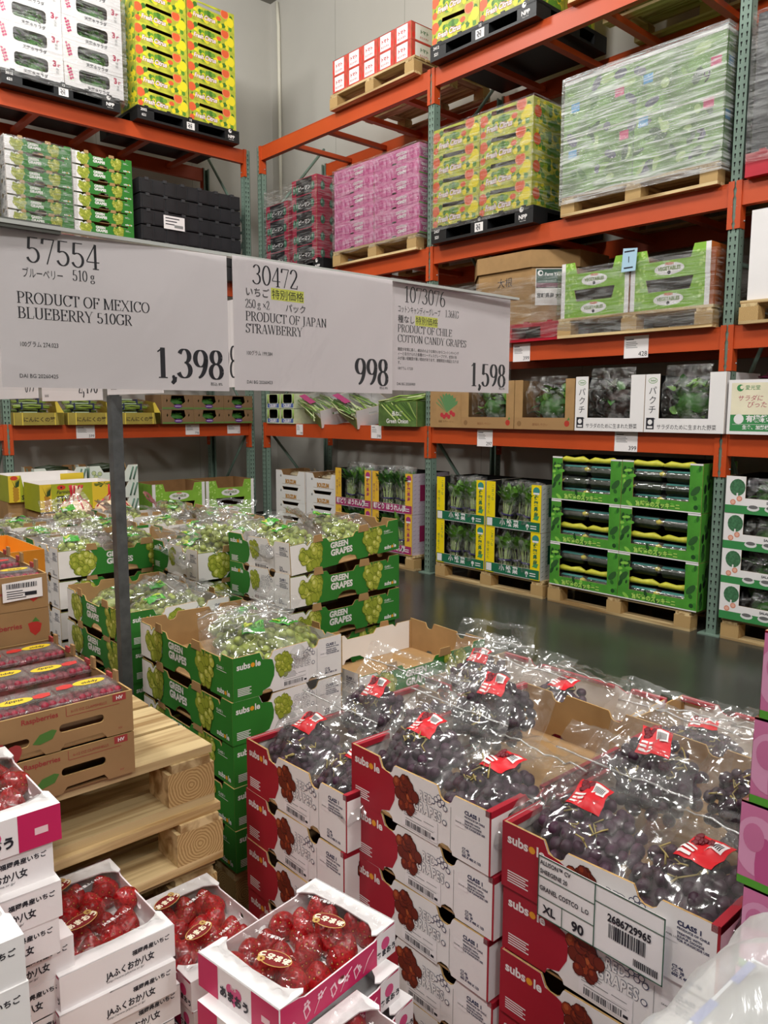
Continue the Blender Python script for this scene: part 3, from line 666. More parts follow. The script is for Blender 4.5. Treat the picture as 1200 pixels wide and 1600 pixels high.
# ---- citrus
CIT = Proto('citrus_box', citrus_box(), dims=(.525, .4, .2)); CIT5 = Proto('citrus_box', citrus_box(.565), dims=(.565, .4, .2))
def citrus(x0, y0, z, n, left, where, cols=('left', 'right')):
    for c in range(2):
        for rw in range(1 if n > 5 else 2):
            for i in range(n):
                lab = f'citrus box, {ORD[n - 1 - i]}, {cols[c]} {"front" if rw == 0 else "rear"} column, {where}'
                if left: pl(CIT5, x0 - rw * .41, y0 + c * .575, z + i * .2, lab, 'box', 'citrus boxes')
                else: pf(CIT, x0 + c * .53, y0 + rw * .41, z + i * .2, lab, 'box', 'citrus boxes')
pf(NPA, 2.83, -.1, H3, 'black plastic pallet under the citrus boxes in the middle bay of the right rack', 'pallet'); citrus(2.84, -.09, H3 + .13, 4, False, 'middle-bay black pallet')
wrap_box(2.83, -.1, H3 + .1, 3.91, .74, H3 + .94, 'clear stretch film around the citrus boxes in the middle bay', WRAPL, 3)
pf(NPB, 2.80, -.1, H4, 'black plastic pallet on the highest beam beside the tomato pallet', 'pallet'); citrus(2.81, -.09, H4 + .13, 3, False, 'highest black pallet of the right rack')
pf(PW, 4.16, -.06, H4, 'bare-looking wooden pallet on the highest beam of the middle bay', 'pallet')
def plain_box(nm, w, d, h, m, lab, x, y, z): return Proto(nm, carton(w, d, h, m, BROWN2, closed=True), dims=(w, d, h)).put((x, y, z), 0, lab, 'box')
plain_box('carton', 1.1, .9, .8, BROWN, 'brown carton on the highest wooden pallet of the middle bay', 4.76, .42, H4 + .145)
pl(NPC, -.05, -1.40, H4, 'black plastic pallet under the tall citrus stack on the left rack', 'pallet'); citrus(-.06, -1.39, H4 + .13, 6, True, 'left rack top pallet')
# ---- salad boxes, upper left
def salad_art(b, w, h, c0, c1):
    b.poly([(.02, h * .92), (.075, h * .92), (.09, h * .25), (.035, h * .25)], mat('#dfe8da', .5), .0006)
    for i in range(9): b.disc(.035 + .022 * (i % 2) + .003 * i, h * (.82 - .06 * i), .012, mat('#c0356a', .5), .0009, n=8)
    b.text('天然水サラダ', w * .56, h * .06, .036, INK, 'c', bold=.03); b.text('3', w * .86, h * .66, .07, mat('#b01f4a', .5), 'c', bold=.05); b.text('種', w * .93, h * .66, .03, mat('#b01f4a', .5), 'c', bold=.03)
    b.vtext('種類', w * .9, h * .5, .028, GREY)
_sal = carton(.58, .4, .21, CLEAN, BROWN2, closed=True, hF={'F': [rrect(.14, .06, .44, .175, .03)]}); side(_sal, 'F', .58, .4); salad_art(_sal, .58, .21, 0, 0)
_g = greens(.28, .1, .14, 4, 70, big=.05, up=.4)
SAL = Proto('salad_box', _sal, [('salad_leaves', _g, (0, -.12, .05))], (.58, .4, .21))
pl(NPD, -.05, -2.68, H4, 'black plastic pallet under the white salad boxes on the left rack', 'pallet')
for c in range(2):
    for i in range(5): pl(SAL, -.06, -2.70 + c * .585, H4 + .13 + i * .21, f'white salad box with green leaves, {ORD[4 - i]} in the {("left", "right")[c]} column', 'box', 'salad boxes')
wrap_box(-.9, -2.72, H4 + .08, -.045, -1.5, H4 + 1.18, 'clear stretch film around the white salad boxes', WRAPL, 7)
# ---- left rack H3: green grape boxes on edge, red row below, black crates
GB = Proto('grape_box', grape_box('g', False, 2), dims=(.6, .4, .13)); RB = Proto('grape_box', grape_box('r', False, 4), dims=(.6, .4, .13))
pl(PW, -.05, -2.68, H3, 'wooden pallet under the green grape boxes on the left rack', 'pallet')
for c in range(2):
    for i in range(7): pl(GB if i else RB, -.06 + .0, -2.69 + c * .61, H3 + .145 + i * .13, (f'green grape box, {ORD[6 - i]} in the {("left", "right")[c]} column high on the left rack' if i else f'red grape box at the bottom of the {("left", "right")[c]} column high on the left rack'), 'box', 'grape boxes on the left rack')
wrap_box(-.5, -2.70, H3 + .1, -.05, -2.05, H3 + 1.05, 'clear stretch film around the left column of green grape boxes on the rack', WRAPL, 9)
def crate():
    b = MB(); w, d, h = 1.18, .8, .155; CR = mat('#26272a', .4, .3, 4, name='dusty_black_plastic')
    b.box((-w / 2, -d / 2, 0), (w / 2, d / 2, h - .012), CR)
    for i in range(9): b.box((-w / 2 + .02 + i * .13, -d / 2 - .006, .008), (-w / 2 + .12 + i * .13, -d / 2, h - .03), CR)
    for i in range(6): b.box((-w / 2 + .06 + i * .2, -d / 2 - .012, h - .03), (-w / 2 + .1 + i * .2, -d / 2, h - .002), mat('#3a3b3e', .4)); b.box((-w / 2 + .06 + i * .2, -d / 2 + .02, h - .012), (-w / 2 + .1 + i * .2, -d / 2 + .05, h), CR)
    return b
_c = crate(); CRA = Proto('folded_crate', _c, dims=(1.18, .8, .155)); s = MB(); s.fr((-.59, -.42, 0), (1, 0, 0), (0, 0, 1)); s.rect(.24, -.02, .48, .115, PAPER, 0)
for i in range(3): s.rect(.26, .085 - i * .03, .42 - .03 * i, .095 - i * .03, INK, .0006)
s.rect(.36, .0, .46, .03, GREY, .0006); CRB = Proto('folded_crate', _c.mesh('folded_crate'), [('sticker', s, (0, 0, 0), (0, 0, 0), [], 'white address sticker')], (1.18, .8, .155))
for i in range(6): pl(CRB if i == 3 else CRA, -.05, -1.41, H3 + i * .155, f'folded black plastic crate, {ORD[5 - i]} of the stack on the left rack', 'crate', 'folded black crates')
# ---- left rack H1: garlic shoot boxes, brown vegetable boxes
KY = mat('#9a8a3c', .6, .1, 8, name='olive_kraft'); KYL = mat('#d8c04a', .5, .05, 8, name='yellow_card')
def garlic_box():
    w, d, h = .47, .42, .12; b = carton(w, d, h, KY, BROWN2); side(b, 'F', w, d)
    b.text('にんにくの芽', w * .5, .035, .05, mat('#4a3b1c', .6), 'c', bold=.03); b.rect(.0, 0, .006, h, KYL); b.rect(.075, 0, .085, h, KYL); b.rect(w - .09, 0, w - .08, h, KYL)
    b.add([(w / 2 - .004, -d / 2, h), (w / 2 - .07, -d / 2, h + .11), (w / 2 - .07, d / 2, h + .15), (w / 2 - .004, d / 2, h)], [(0, 1, 2, 3)], KYL); b.add([(w / 2 - .001, -d / 2, 0), (w / 2 + .002, -d / 2, h), (w / 2 - .06, -d / 2, h + .11), (w / 2 - .08, -d / 2, h + .10), (w / 2 - .05, -d / 2, 0)], [(0, 1, 2, 3, 4)], KYL)
    return b, (w, d, h)
_b, dm = garlic_box(); GAR = Proto('garlic_shoot_box', _b, dims=dm)
def shoots():
    b = MB(); r = random.Random(5)
    for i in range(16): b.tube([(-.17, r.uniform(-.03, .03), r.uniform(.012, .04)), (0, r.uniform(-.03, .03), r.uniform(.012, .05)), (.17, r.uniform(-.03, .03), r.uniform(.012, .035))], .007, mat('#8ba23c', .4, .2, 20), 5)
    f = MB(); f.grid(lambda u, v: Vector((-.19 + .38 * u, -.05 + .1 * v, .03 + .035 * math.sin(PI * v) + .01 * noise.noise(Vector((u * 8, v * 5, 1))))), 14, 8, FILM); t = MB(); t.box((-.11, -.03, .06), (.05, .025, .068), mat('#b9cdb0', .4)); k = MB()
    k.box((-.1, -.052, .0), (-.09, .052, .066), NAVY); k.box((.09, -.052, .0), (.1, .052, .066), NAVY)
    return b, f, t, k
_s = shoots(); SHO = Proto('garlic_shoot_pack', _s[0], [('film', _s[1]), ('label', _s[2], (0, 0, 0), (0, 0, 0), [], 'pale green label'), ('band', _s[3], (0, 0, 0), (0, 0, 0), [], 'two dark bands')])
for i, y0 in enumerate((-2.73, -2.22, -1.71)):
    nm = ('leftmost', 'middle', 'rightmost')[i]
    pl(GAR, -.1, y0, H1, f'{nm} yellow garlic shoot box on the left rack', 'box', 'garlic shoot boxes')
    for j in range(4): SHO.put((-.2 - .1 * (j % 2) - .03, y0 + .2, H1 + .06 + .045 * j), PI / 2 + random.uniform(-.1, .1), f'film pack of green garlic shoots, {ORD[3 - j]} in the {nm} yellow box', 'vegetables', 'garlic shoot packs')
def hole_box():
    w, d, h = .375, .4, .155; hp = [(w * .26, h * .52), (w * .38, h * .30), (w * .62, h * .30), (w * .74, h * .52), (w * .70, h * .95), (w * .30, h * .95)]
    dia = [[(w * x - .01, h * .58), (w * x, h * .44), (w * x + .01, h * .58), (w * x, h * .74)] for x in (.16, .84)]
    b = carton(w, d, h, mat('#7d6144', .8, .08, 10, name='brown_card'), BROWN2, hF={'F': [hp] + dia}, closed=True); side(b, 'F', w, d)
    b.disc(w / 2, h * .2, .05, mat('#5b2f7a', .5), .0006, .022, 14); b.rect(w / 2 - .035, h * .18, w / 2 + .035, h * .23, mat('#c9b6d6', .5), .001); b.rect(0, 0, w, .02, mat('#5d7a3c', .6), .0003)
    return b, greens(.24, .12, .13, 8, 50, big=.045, up=.5)
_b, _g = hole_box(); HOL = Proto('vegetable_box', _b, [('leaves', _g, (0, -.1, .025))], (.375, .4, .155))
for c in range(3):
    for i in range(2): pl(HOL, -.1, -1.22 + c * .38, H1 + i * .158, f'brown window box of leafy greens, {("lower", "upper")[i]} row, {("left", "centre", "right")[c]} column on the left rack', 'box', 'brown window boxes')
# ---- left rack floor: cucumber boxes, vegetable trays
VG = mat('#86b83e', .5, .12, 14, name='lime_print')
def veg_tray(w=.62, d=.45, h=.2):
    pr = {'F': [(0, h), (w * .2, h), (w * .24, h * .58), (w * .76, h * .58), (w * .8, h), (w, h)], 'B': None}
    b = carton(w, d, h, {'*': VG, 'R': mat('#c8692c', .6)}, BROWN2, pF=pr); side(b, 'F', w, d)
    b.rect(0, 0, w * .06, h, CLEAN); b.rect(w * .94, 0, w, h, CLEAN); r = random.Random(3); LM = mat('#b5d873', .5)
    for i in range(26):
        u = r.choice((r.uniform(.07, .2), r.uniform(.8, .93), r.uniform(.1, .9))) * w; v = r.uniform(.06, .5 if .22 * w < u < .78 * w else .94) * h; b.disc(u, v, .012, LM, .0005 + i * .00001, .008, 7, r.random() * 3)
    b.disc(w / 2, h * .3, w * .19, CLEAN, .0009, h * .2, 18); b.text('VEGETABLES', w / 2, h * .26, .034, mat('#6e8b3a', .5), 'c', .0013, .04, sx=.85); b.text('FRESH', w / 2, h * .43, .022, mat('#d0622a', .5), 'c', .0013, .05); b.disc(w / 2, h * .18, .012, INK, .0013)
    return b, (w, d, h)
_b, dm = veg_tray(); VEG = Proto('vegetable_tray', _b, dims=dm)
pl(PWL, .02, -1.42, 0, 'wooden pallet under the lime green vegetable trays on the left rack floor', 'pallet')
for c in range(2):
    for i in range(3): pl(VEG, .02, -1.42 + c * .635, .12 + i * .2, f'lime green vegetable tray, {ORD[2 - i]} of the {("left", "right")[c]} stack by the left wall', 'box', 'lime vegetable trays, left rack')
pl(PWL, .02, -1.42, .0, 'x', 'pallet') if False else None
CK = mat('#dfe6dd', .5, .05, 8, name='white_cucumber_card')
def cuke_box():
    w, d, h = .5, .38, .17; b = carton(w, d, h, CK, BROWN2, pS=[(0, h), (.09, h), (.12, h * .62), (.28, h * .62), (.31, h), (d, h)], pF=[(0, h), (.1, h), (.14, h * .6), (.36, h * .6), (.4, h), (w, h)]); CG = mat('#5d7d6b', .5); CL = mat('#c7d39a', .5)
    for f in 'FRBL':
        L = side(b, f, w, d)
        for i, (u, v) in enumerate(((.06, .06), (.09, .03), (.04, .1), (.1, .09))): b.disc(u, v, .024, CG, .0006 + i * .0001, n=12); b.disc(u, v, .02, CL, .00065 + i * .0001, n=12)
        for k in range(2): b.tube([b.P(L - .09 + .04 * k, .02, .001), b.P(L - .07 + .04 * k, .09, .001), b.P(L - .05 + .04 * k, .15, .001)], .009, CG, 5)
    return b, (w, d, h)
_b, dm = cuke_box(); CUK = Proto('cucumber_box', _b, dims=dm)
pl(PWL, .1, -2.66, 0, 'wooden pallet under the white cucumber boxes by the left wall', 'pallet')
for c in range(2):
    for i in range(5): pl(CUK, .08, -2.63 + c * .53, .12 + i * .165, f'white cucumber-print box, {ORD[4 - i]} of the {("left", "right")[c]} stack', 'box', 'cucumber boxes')
    k = MB(); r = random.Random(c)
    for i in range(14): a = r.uniform(-.2, .2); k.tube([(-.14 + r.uniform(-.02, .02), a * .7, .02 + .02 * (i % 3)), (.0, a * .7 + .01, .035 + .02 * (i % 3)), (.14, a * .7, .02 + .02 * (i % 3))], [.014, .018, .012], mat('#27331f', .4, .3, 20), 7)
    o = link('cucumbers', k, (-.11, -2.38 + c * .53, .12 + 4 * .165 + .09), (0, 0, PI / 2)); props(o, f'dark cucumbers piled in the top white box of the {("left", "right")[c]} stack', 'vegetables', kind='stuff')
# pineapple boxes and netted bags standing in front of the left rack
def pine_box(w=.62, d=.38, h=.22, cut=False):
    pr = {'F': [(0, h), (w * .16, h), (w * .2, h * .42), (w * .7, h * .42), (w * .74, h), (w, h)] if cut else None, 'B': None}
    PG = mat('#a9b22c', .5, .05, 6, name='pineapple_card'); PY = mat('#e6c93a', .5); b = carton(w, d, h, PG, WHITE, pF=pr); side(b, 'F', w, d)
    b.rect(0, 0, .09, h, PY, .0004); b.rect(w - .2, 0, w, h, PY, .0004)
    for i in range(9):
        b.disc(.05 + .012 * (i % 2), .02 + .012 * i, .018, mat('#b98a2c', .5), .0006 + .00002 * i)
    for k in range(7): b.poly([(.055, .12), (.045 + .006 * k, .13), (.02 + .012 * k, .205)], mat('#2f4a25', .5), .0009 + .00002 * k)
    if not cut:
        b.disc(.17, .19, .035, mat('#d6452f', .5), .0006, .02, 12); b.disc(.17, .19, .008, INK, .0008); b.text('Farmind', .13, .14, .038, INK, 'l', sh=.25, bold=.02)
        b.text('STICK', .13, .078, .062, INK, 'l', bold=.03, sx=.95); b.text('PINEAPPLE', .13, .012, .062, INK, 'l', bold=.03, sx=.75)
        for k in range(9): b.poly([(w - .1, .2), (w - .1 + .09 * math.cos(k * .7), .2 + .02 * math.sin(k * .7)), (w - .1 + .08 * math.cos(k * .7 + .2), .19 + .02 * math.sin(k * .7))], mat('#2f5a2b', .5), .0008 + .00002 * k)
    else:
        b.disc(.045, .2, .03, mat('#d6452f', .5), .0012, .018, 12); b.text('STICK PINEAPPLE', .1, .02, .05, INK, 'l', bold=.03, sx=.8)
    return b
PNA = Proto('pineapple_box', pine_box(), dims=(.62, .38, .22)); PNB = Proto('pineapple_box', pine_box(cut=True), dims=(.62, .38, .22))
# ================================================================ RIGHT RACK
# H4 bay 1 : tomato boxes on a wooden pallet
def tomato_box():
    w, d, h = .215, .36, .15; b = carton(w, d, h, mat('#c9493f', .45, .25, 12, name='tomato_print'), WHITE, closed=True)
    for f in 'FRBL':
        L = side(b, f, w, d); b.rect(L * .14, h * .08, L * .8, h * .94, CLEAN, .0005)
        for i in range(5): b.disc(L * (.1 + .18 * i), h * (.3 + .4 * (i % 2)), .022, mat('#d8322b', .4), .0004 + i * .00002)
        b.text('トマト' if f in 'RL' else 'トマト', L * .44, h * .5, .036, mat('#2d6b3c' if f in 'RL' else '#c02a3a', .5), 'c', .001, .05); b.text('ミニトマト', L * .44, h * .22, .022, mat('#c02a3a', .5), 'c', .001, .04)
    return b
TOM = Proto('tomato_box', tomato_box(), dims=(.215, .36, .15))
pf(PW, 1.39, -.08, H4, 'wooden pallet under the red tomato boxes on the highest beam', 'pallet')
for c in range(5):
    for i in range(2): pf(TOM, 1.43 + c * .222, -.07, H4 + .145 + i * .15, f'red and white tomato box, {("lower", "upper")[i]} row, number {c + 1} from the left on the highest pallet'.replace('number 1 from the left', 'leftmost').replace('number 5 from the left', 'rightmost').replace('number 2 from the left', 'second from the left').replace('number 3 from the left', 'middle').replace('number 4 from the left', 'second from the right'), 'box', 'tomato boxes')
# H3 bay 1 : pepper boxes, cotton candy boxes
def pepper_box():
    w, d, h = .43, .4, .17; b = carton(w, d, h, mat('#b22a4a', .5, .06, 8, name='pepper_pink'), BROWN2)
    for f in 'FRBL':
        L = side(b, f, w, d)
        if f in 'FB': b.rect(L * .18, .004, L * .82, h * .97, mat('#26262a', .5), .0005); b.text('ピーマン', L * .5, h * .28, .055, CLEAN, 'c', .001, .03, .1)
        for i, u in enumerate((.1, .22, .86) if f in 'FB' else (.2, .5, .8)):
            b.disc(L * u, h * .4, .03, mat('#3f6e58', .5), .0008 + i * .0001, .045, 10); b.disc(L * u - .008, h * .46, .01, mat('#8fbda5', .5), .0009 + i * .0001, .02, 8); b.rect(L * u - .004, h * .64, L * u + .004, h * .75, mat('#2f5a3c', .5), .0009)
    return b
PEP = Proto('green_pepper_box', pepper_box(), dims=(.43, .4, .17))
pf(NPA, .1, -.02, H3, 'black plastic pallet under the green pepper boxes', 'pallet')
for c in range(2):
    for i in range(5):
        if c == 0 and i == 4: continue
        n = 4 if c == 0 else 5
        pf(PEP, .14 + c * .5, -.01, H3 + .13 + i * .17, f'pink and black green pepper box, {ORD[n - 1 - i]} of the {("left", "right")[c]} stack', 'box', 'pepper boxes')
wrap_box(.12, -.02, H3 + .1, 1.1, .5, H3 + .98, 'clear stretch film around the pink and black pepper boxes', WRAPL, 11)
PINK = mat('#d57aa8', .45, .1, 5, name='candy_pink'); PINKD = mat('#c4568f', .45); PINKL = mat('#e29fc4', .45); CGRN = mat('#57a135', .5)
def candy_box(w=.6, d=.4, h=.13, near=False):
    bt = [(0, 0), (w * .38, 0), (w * .4, .016), (w * .5, .016), (w * .52, 0), (w, 0)]
    b = carton(w, d, h, PINK, WHITE, bot=bt, closed=True); r = random.Random(4)
    for f in 'FRBL':
        L = side(b, f, w, d)
        for i in range(9):
            u = L * (.04 + .115 * i); b.disc(u, h * .5, .03, (PINKL, PINKD, PINKL)[i % 3], .0004 + i * .00002, .042, 26); b.disc(u + .01, h * .3, .012, PINKD, .0007, .04, 18); b.disc(u - .005, h * .6, .014, PINK, .0008, .02, 18)
        for uu in ((L * .62,) if f in 'FB' else (L * .25,)):
            b.text('COTTON', uu, h * .54, .032, CLEAN, 'c', .0015, .06, outline=PINKD, ow=.05) ; b.text('CANDY', uu + .01, h * .24, .034, CLEAN, 'c', .0015, .06, outline=PINKD, ow=.05)
        b.rect(0, 0, L, .011, CGRN, .0009) if f in 'RL' or near else None
    return b
CAN = Proto('cotton_candy_grape_box', candy_box(), dims=(.6, .4, .13))
pf(PW, 1.4, -.06, H3, 'wooden pallet under the pink cotton candy grape boxes on the rack', 'pallet')
for c in range(2):
    for i in range(6): pf(CAN, 1.42 + c * .605, -.05, H3 + .145 + i * .127, f'pink cotton candy box, {ORD[5 - i]}, {("left", "right")[c]} column on the right rack', 'box', 'cotton candy boxes on the rack')
wrap_box(1.4, -.06, H3 + .1, 2.64, .36, H3 + .92, 'clear stretch film around the pink boxes on the right rack', WRAPL, 13)
# H3 bay 2 : big wrapped green load
def leafy_load():
    w, d, h = 1.2, .95, .8; b = MB(); GL = mat('#6f9a4e', .5, .45, 7, name='leafy_print'); r = random.Random(9)
    b.box((-w / 2, -d / 2, 0), (w / 2, d / 2, h), GL)
    for f in 'FR':
        L = side(b, f, w, d)
        for i in range(70): b.disc(r.uniform(.05, L - .05), r.uniform(.04, h - .04), r.uniform(.03, .07), mat(r.choice(('#4d7f2f', '#82ad52', '#a9c77c', '#5b5f6d', '#3f5f38')), .5), .0004 + i * .00001, r.uniform(.015, .035), 8, r.random() * 3)
        b.rect(0, h * .495, L, h * .51, mat('#c9cfc0', .5), .0012); b.rect(L * .48, 0, L * .485, h * .7, mat('#55704a', .5), .0012); b.rect(0, h - .025, L, h, CLEAN, .0013)
        for q, (u, v, c) in enumerate(((.08, .72, '#4aa3d8'), (.38, .73, '#d53f74'), (.56, .76, '#4aa3d8'), (.95, .72, '#d53f74'), (.07, .32, '#4aa3d8'), (.42, .36, '#d53f74'), (.54, .42, '#4aa3d8'), (.92, .42, '#d53f74'))): b.rect(L * u - .035, h * v + .03 * 0, L * u + .035, h * v + .06, mat(c, .5), .0016)
        b.text('9', L * .9, h * .62, .11, INK, 'c', .0016); b.text('7', L * .88, h * .18, .11, INK, 'c', .0016)
    return b
pf(PW, 4.15, -.06, H3, 'wooden pallet under the big film-wrapped green load', 'pallet')
props(link('carton_load', leafy_load(), (4.755, .42, H3 + .145)), 'big leafy green printed carton load wrapped in film high in the middle bay', 'boxes')
wrap_box(4.145, -.075, H3 + .08, 5.375, .91, H3 + .965, 'thick whitish stretch film around the big green load', WRAP, 17)
# H2 bay 2 : octagonal daikon bin, lime vegetable boxes
def oct_bin():
    w, d, h = 1.05, .9, .55; b = MB(); c = .25
    def ring(k): return [(-w / 2 - k, -d / 2 + c), (-w / 2 + c, -d / 2 - k), (w / 2 - c, -d / 2 - k), (w / 2 + k, -d / 2 + c), (w / 2 + k, d / 2 - c), (w / 2 - c, d / 2 + k), (-w / 2 + c, d / 2 + k), (-w / 2 - k, d / 2 - c)]
    R0, R1 = ring(0), ring(.02)
    for i in range(8):
        a, e = R0[i], R0[(i + 1) % 8]; b.face([(*a, 0), (*e, 0), (*e, h), (*a, h)], BROWN)
    lid = MB()
    for i in range(8):
        a, e = R1[i], R1[(i + 1) % 8]; lid.face([(*a, h - .12), (*e, h - .12), (*e, h + .01), (*a, h + .01)], BROWN)
    lid.face([(*a, h + .01) for a in R1], BROWN)
    b.fr((-w / 2 + c, -d / 2, 0), (1, 0, 0), (0, 0, 1)); b.text('大根', .28, .31, .08, INK, 'c', .001)
    a, e = Vector((*R0[2], 0)), Vector((*R0[3], 0)); U = (e - a).normalized(); s = MB(); s.fr(a, U, (0, 0, 1)); s.rect(.03, .14, .33, .42, PAPER, .002); s.rect(.035, .27, .325, .415, mat('#2f4f45', .5), .0026)
    s.disc(.065, .385, .022, CLEAN, .003); s.disc(.07, .385, .012, mat('#2f4f45', .5), .0034); s.text('Farm YAMATO', .1, .365, .034, CLEAN, 'l', .003, .02, sx=.9); s.text('宮崎県産 大根', .04, .2, .04, INK, 'l', .003, .03, sx=.85); s.rect(.035, .275, .325, .31, mat('#7a5360', .5), .003)
    return Proto('produce_bin', b, [('lid', lid), ('label', s, (0, 0, 0), (0, 0, 0), [], 'green and white farm label')], (w, d, h))
REDP.put((3.62, .42, H2), 0, 'red plastic pallet under the brown octagonal bin', 'pallet'); oct_bin().put((3.6, .42, H2 + .14), 0, 'brown octagonal cardboard bin with farm label on a red pallet', 'bin')
wrap_box(3.0, -.06, H2 + .02, 4.14, .9, H2 + .5, 'stretch film around the foot of the brown octagonal bin', WRAPL, 19)
pf(PW, 4.16, -.07, H2, 'wooden pallet under the lime vegetable boxes in the middle bay', 'pallet')
_b, dm = veg_tray(.57, .42, .2); VEG2 = Proto('vegetable_tray', _b, dims=dm)
for c in range(2):
    for i in range(2): pf(VEG2, 4.18 + c * .58, -.06, H2 + .145 + i * .2, f'lime green vegetable tray, {("lower", "upper")[i]} {("left", "right")[c]} one on the middle-bay pallet', 'box', 'lime vegetable trays, right rack')
wrap_box(4.15, -.07, H2 + .02, 5.37, .4, H2 + .5, 'clear stretch film around the lime vegetable trays', WRAPL, 23)
t = MB(); t.fr((4.70, -.09, H2 + .42), (1, 0, 0), (0, 0, 1)); t.slab([(0, 0), (.11, 0), (.12, .15), (.01, .16)], mat('#a9cbe0', .5), .002); t.text('1', .05, .06, .06, INK, 'c'); t.rect(.02, .02, .09, .03, INK); t.rect(.02, .13, .1, .14, INK)
props(link('paper_tag', t), 'pale blue paper tag taped on the lime vegetable trays', 'tag')
# H1 bay 1 : celery boxes, tilted leek boxes, green onion box
def celery_box():
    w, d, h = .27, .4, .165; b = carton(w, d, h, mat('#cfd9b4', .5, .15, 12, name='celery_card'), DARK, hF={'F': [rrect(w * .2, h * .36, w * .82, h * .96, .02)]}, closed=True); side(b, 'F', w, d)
    b.rect(.02, .01, w - .02, h * .34, mat('#5a6fae', .5), .0004); b.text('CELERY', w / 2, h * .1, .045, CLEAN, 'c', .0008, .05, sx=.95)
    for i in range(5): b.tube([b.P(.02 + .005 * i, h * .35, .001), b.P(.03 + .003 * i, h * .95, .001)], .004, mat('#8db04f', .5), 4); b.tube([b.P(w - .03 + .004 * i, h * .35, .001), b.P(w - .03 + .005 * i, h * .95, .001)], .004, mat('#8db04f', .5), 4)
    return b, (w, d, h)
_b, dm = celery_box(); CEL = Proto('celery_box', _b, dims=dm)
for c in range(2):
    for i in range(2): pf(CEL, .1 + c * .28, -.02, H1 + i * .168, f'celery box, {("lower", "upper")[i]} {("left", "right")[c]} one at the end of the right rack', 'box', 'celery boxes')
def leek_box():
    w, d, h = .5, .4, .2; b = carton(w, d, h, CLEAN, CLEAN, pF={'F': [(0, h * .55), (w, h * .55)], 'B': None}, hS=[rrect(.14, .12, .26, .15, .014)]); side(b, 'F', w, d); b.rect(0, 0, w, h * .55, mat('#6f7f45', .5, .3, 18), .0005)
    return b
LEK = Proto('leek_box', leek_box(), dims=(.5, .4, .2))
def stalks(n, L, seed, ms=('#5f8a3c', '#9fc05a', '#d3dfa6'), spread=.16):
    b = MB(); r = random.Random(seed)
    for i in range(n): y = r.uniform(-spread, spread); z = r.uniform(0, .07); b.tube([(-L / 2, y, z), (0, y + r.uniform(-.04, .04), z + r.uniform(0, .03)), (L / 2, y + r.uniform(-.06, .06), z + r.uniform(-.02, .03))], r.uniform(.004, .009), mat(r.choice(ms), .4, .15, 20), 5)
    return b
for i, x in enumerate((.86, 1.45)):
    LEK.put((x + .12, .22, H1 + .09), 0, f'white leek box lying tilted, {("left", "right")[i]} one, beside the celery boxes', 'box', 'leek boxes', rot=(.25, .35, -.25))
    o = link('leek_pack', stalks(34, .46, i), (x + .1, .1, H1 + .17), (.3, .3, -.2)); props(o, f'pile of green leeks in the {("left", "right")[i]} tilted white box', 'vegetables', kind='stuff')
    f = MB(); f.grid(lambda u, v: Vector((-.24 + .48 * u, -.15 + .3 * v, .09 + .02 * noise.noise(Vector((u * 9, v * 9, i))))), 14, 10, FILM); f.grid(lambda u, v: Vector((-.24 + .3 * u, -.13 + .07 * v, .1 + .008 * noise.noise(Vector((u * 9, v * 9, i))))), 8, 3, mat('#b04a78', .4)); 
    props(link('plastic_sleeve', f, (x + .1, .1, H1 + .18), (.3, .3, -.2)), f'purple printed plastic sleeve over the leeks in the {("left", "right")[i]} tilted box', 'plastic wrap')
def onion_box():
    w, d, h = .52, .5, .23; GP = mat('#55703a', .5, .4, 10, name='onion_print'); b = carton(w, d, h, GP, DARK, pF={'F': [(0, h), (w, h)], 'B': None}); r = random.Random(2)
    for f in 'FL':
        side(b, f, w, d)
        for i in range(26): a = r.uniform(0, w * .8); c = r.uniform(.2, h); b.poly([(a, c - .012), (min(w, a + .2), max(.005, c - .16)), (min(w, a + .21), max(.012, c - .15)), (a + .004, c)], mat(r.choice(('#9fb859', '#c4d386', '#40602b', '#6b8f3e')), .5), .0004 + i * .00002)
    side(b, 'F', w, d); b.text('Green Onion', w / 2, .03, .058, CLEAN, 'c', .0014, .02, sx=.95); b.text('長ねぎ', w / 2, .1, .05, CLEAN, 'c', .0014, .02)
    return b
ONI = Proto('green_onion_box', onion_box(), dims=(.52, .5, .23)); pf(ONI, 2.1, -.06, H1, 'green onion box with green stalk print beside the rack post', 'box')
props(link('green_onions', stalks(60, .5, 7), (2.3, .16, H1 + .2), (0, -.12, .3)), 'green onions heaped over their printed box', 'vegetables', kind='stuff')
# H1 bay 2 : radish box, two brown window boxes, two white window boxes
def radish_box():
    w, d, h = .39, .45, .32; b = carton(w, d, h, BROWN, BROWN2, closed=True); side(b, 'F', w, d); LG = mat('#5d8a58', .6)
    for i in range(9): a = -1.1 + i * .27; b.poly([(w * .52, .13), (w * .52 + .12 * math.sin(a) - .02, .15 + .14 * math.cos(a)), (w * .52 + .15 * math.sin(a), .17 + .13 * math.cos(a)), (w * .52 + .12 * math.sin(a) + .02, .14 + .13 * math.cos(a))], LG, .0005 + i * .00002)
    for i in range(6): b.disc(w * .5 + .028 * i - .05, .11 - .016 * (i % 2) + (.02 if i > 3 else 0), .02, mat('#b9363f', .5), .0009 + i * .00003)
    b.text('新鮮 ラディッシュ', w / 2, .045, .022, mat('#6b4a2a', .6), 'c')
    return b
RAD = Proto('radish_box', radish_box(), dims=(.39, .45, .32)); pf(RAD, 2.78, -.04, H1, 'brown box printed with red radishes and leaves', 'box')
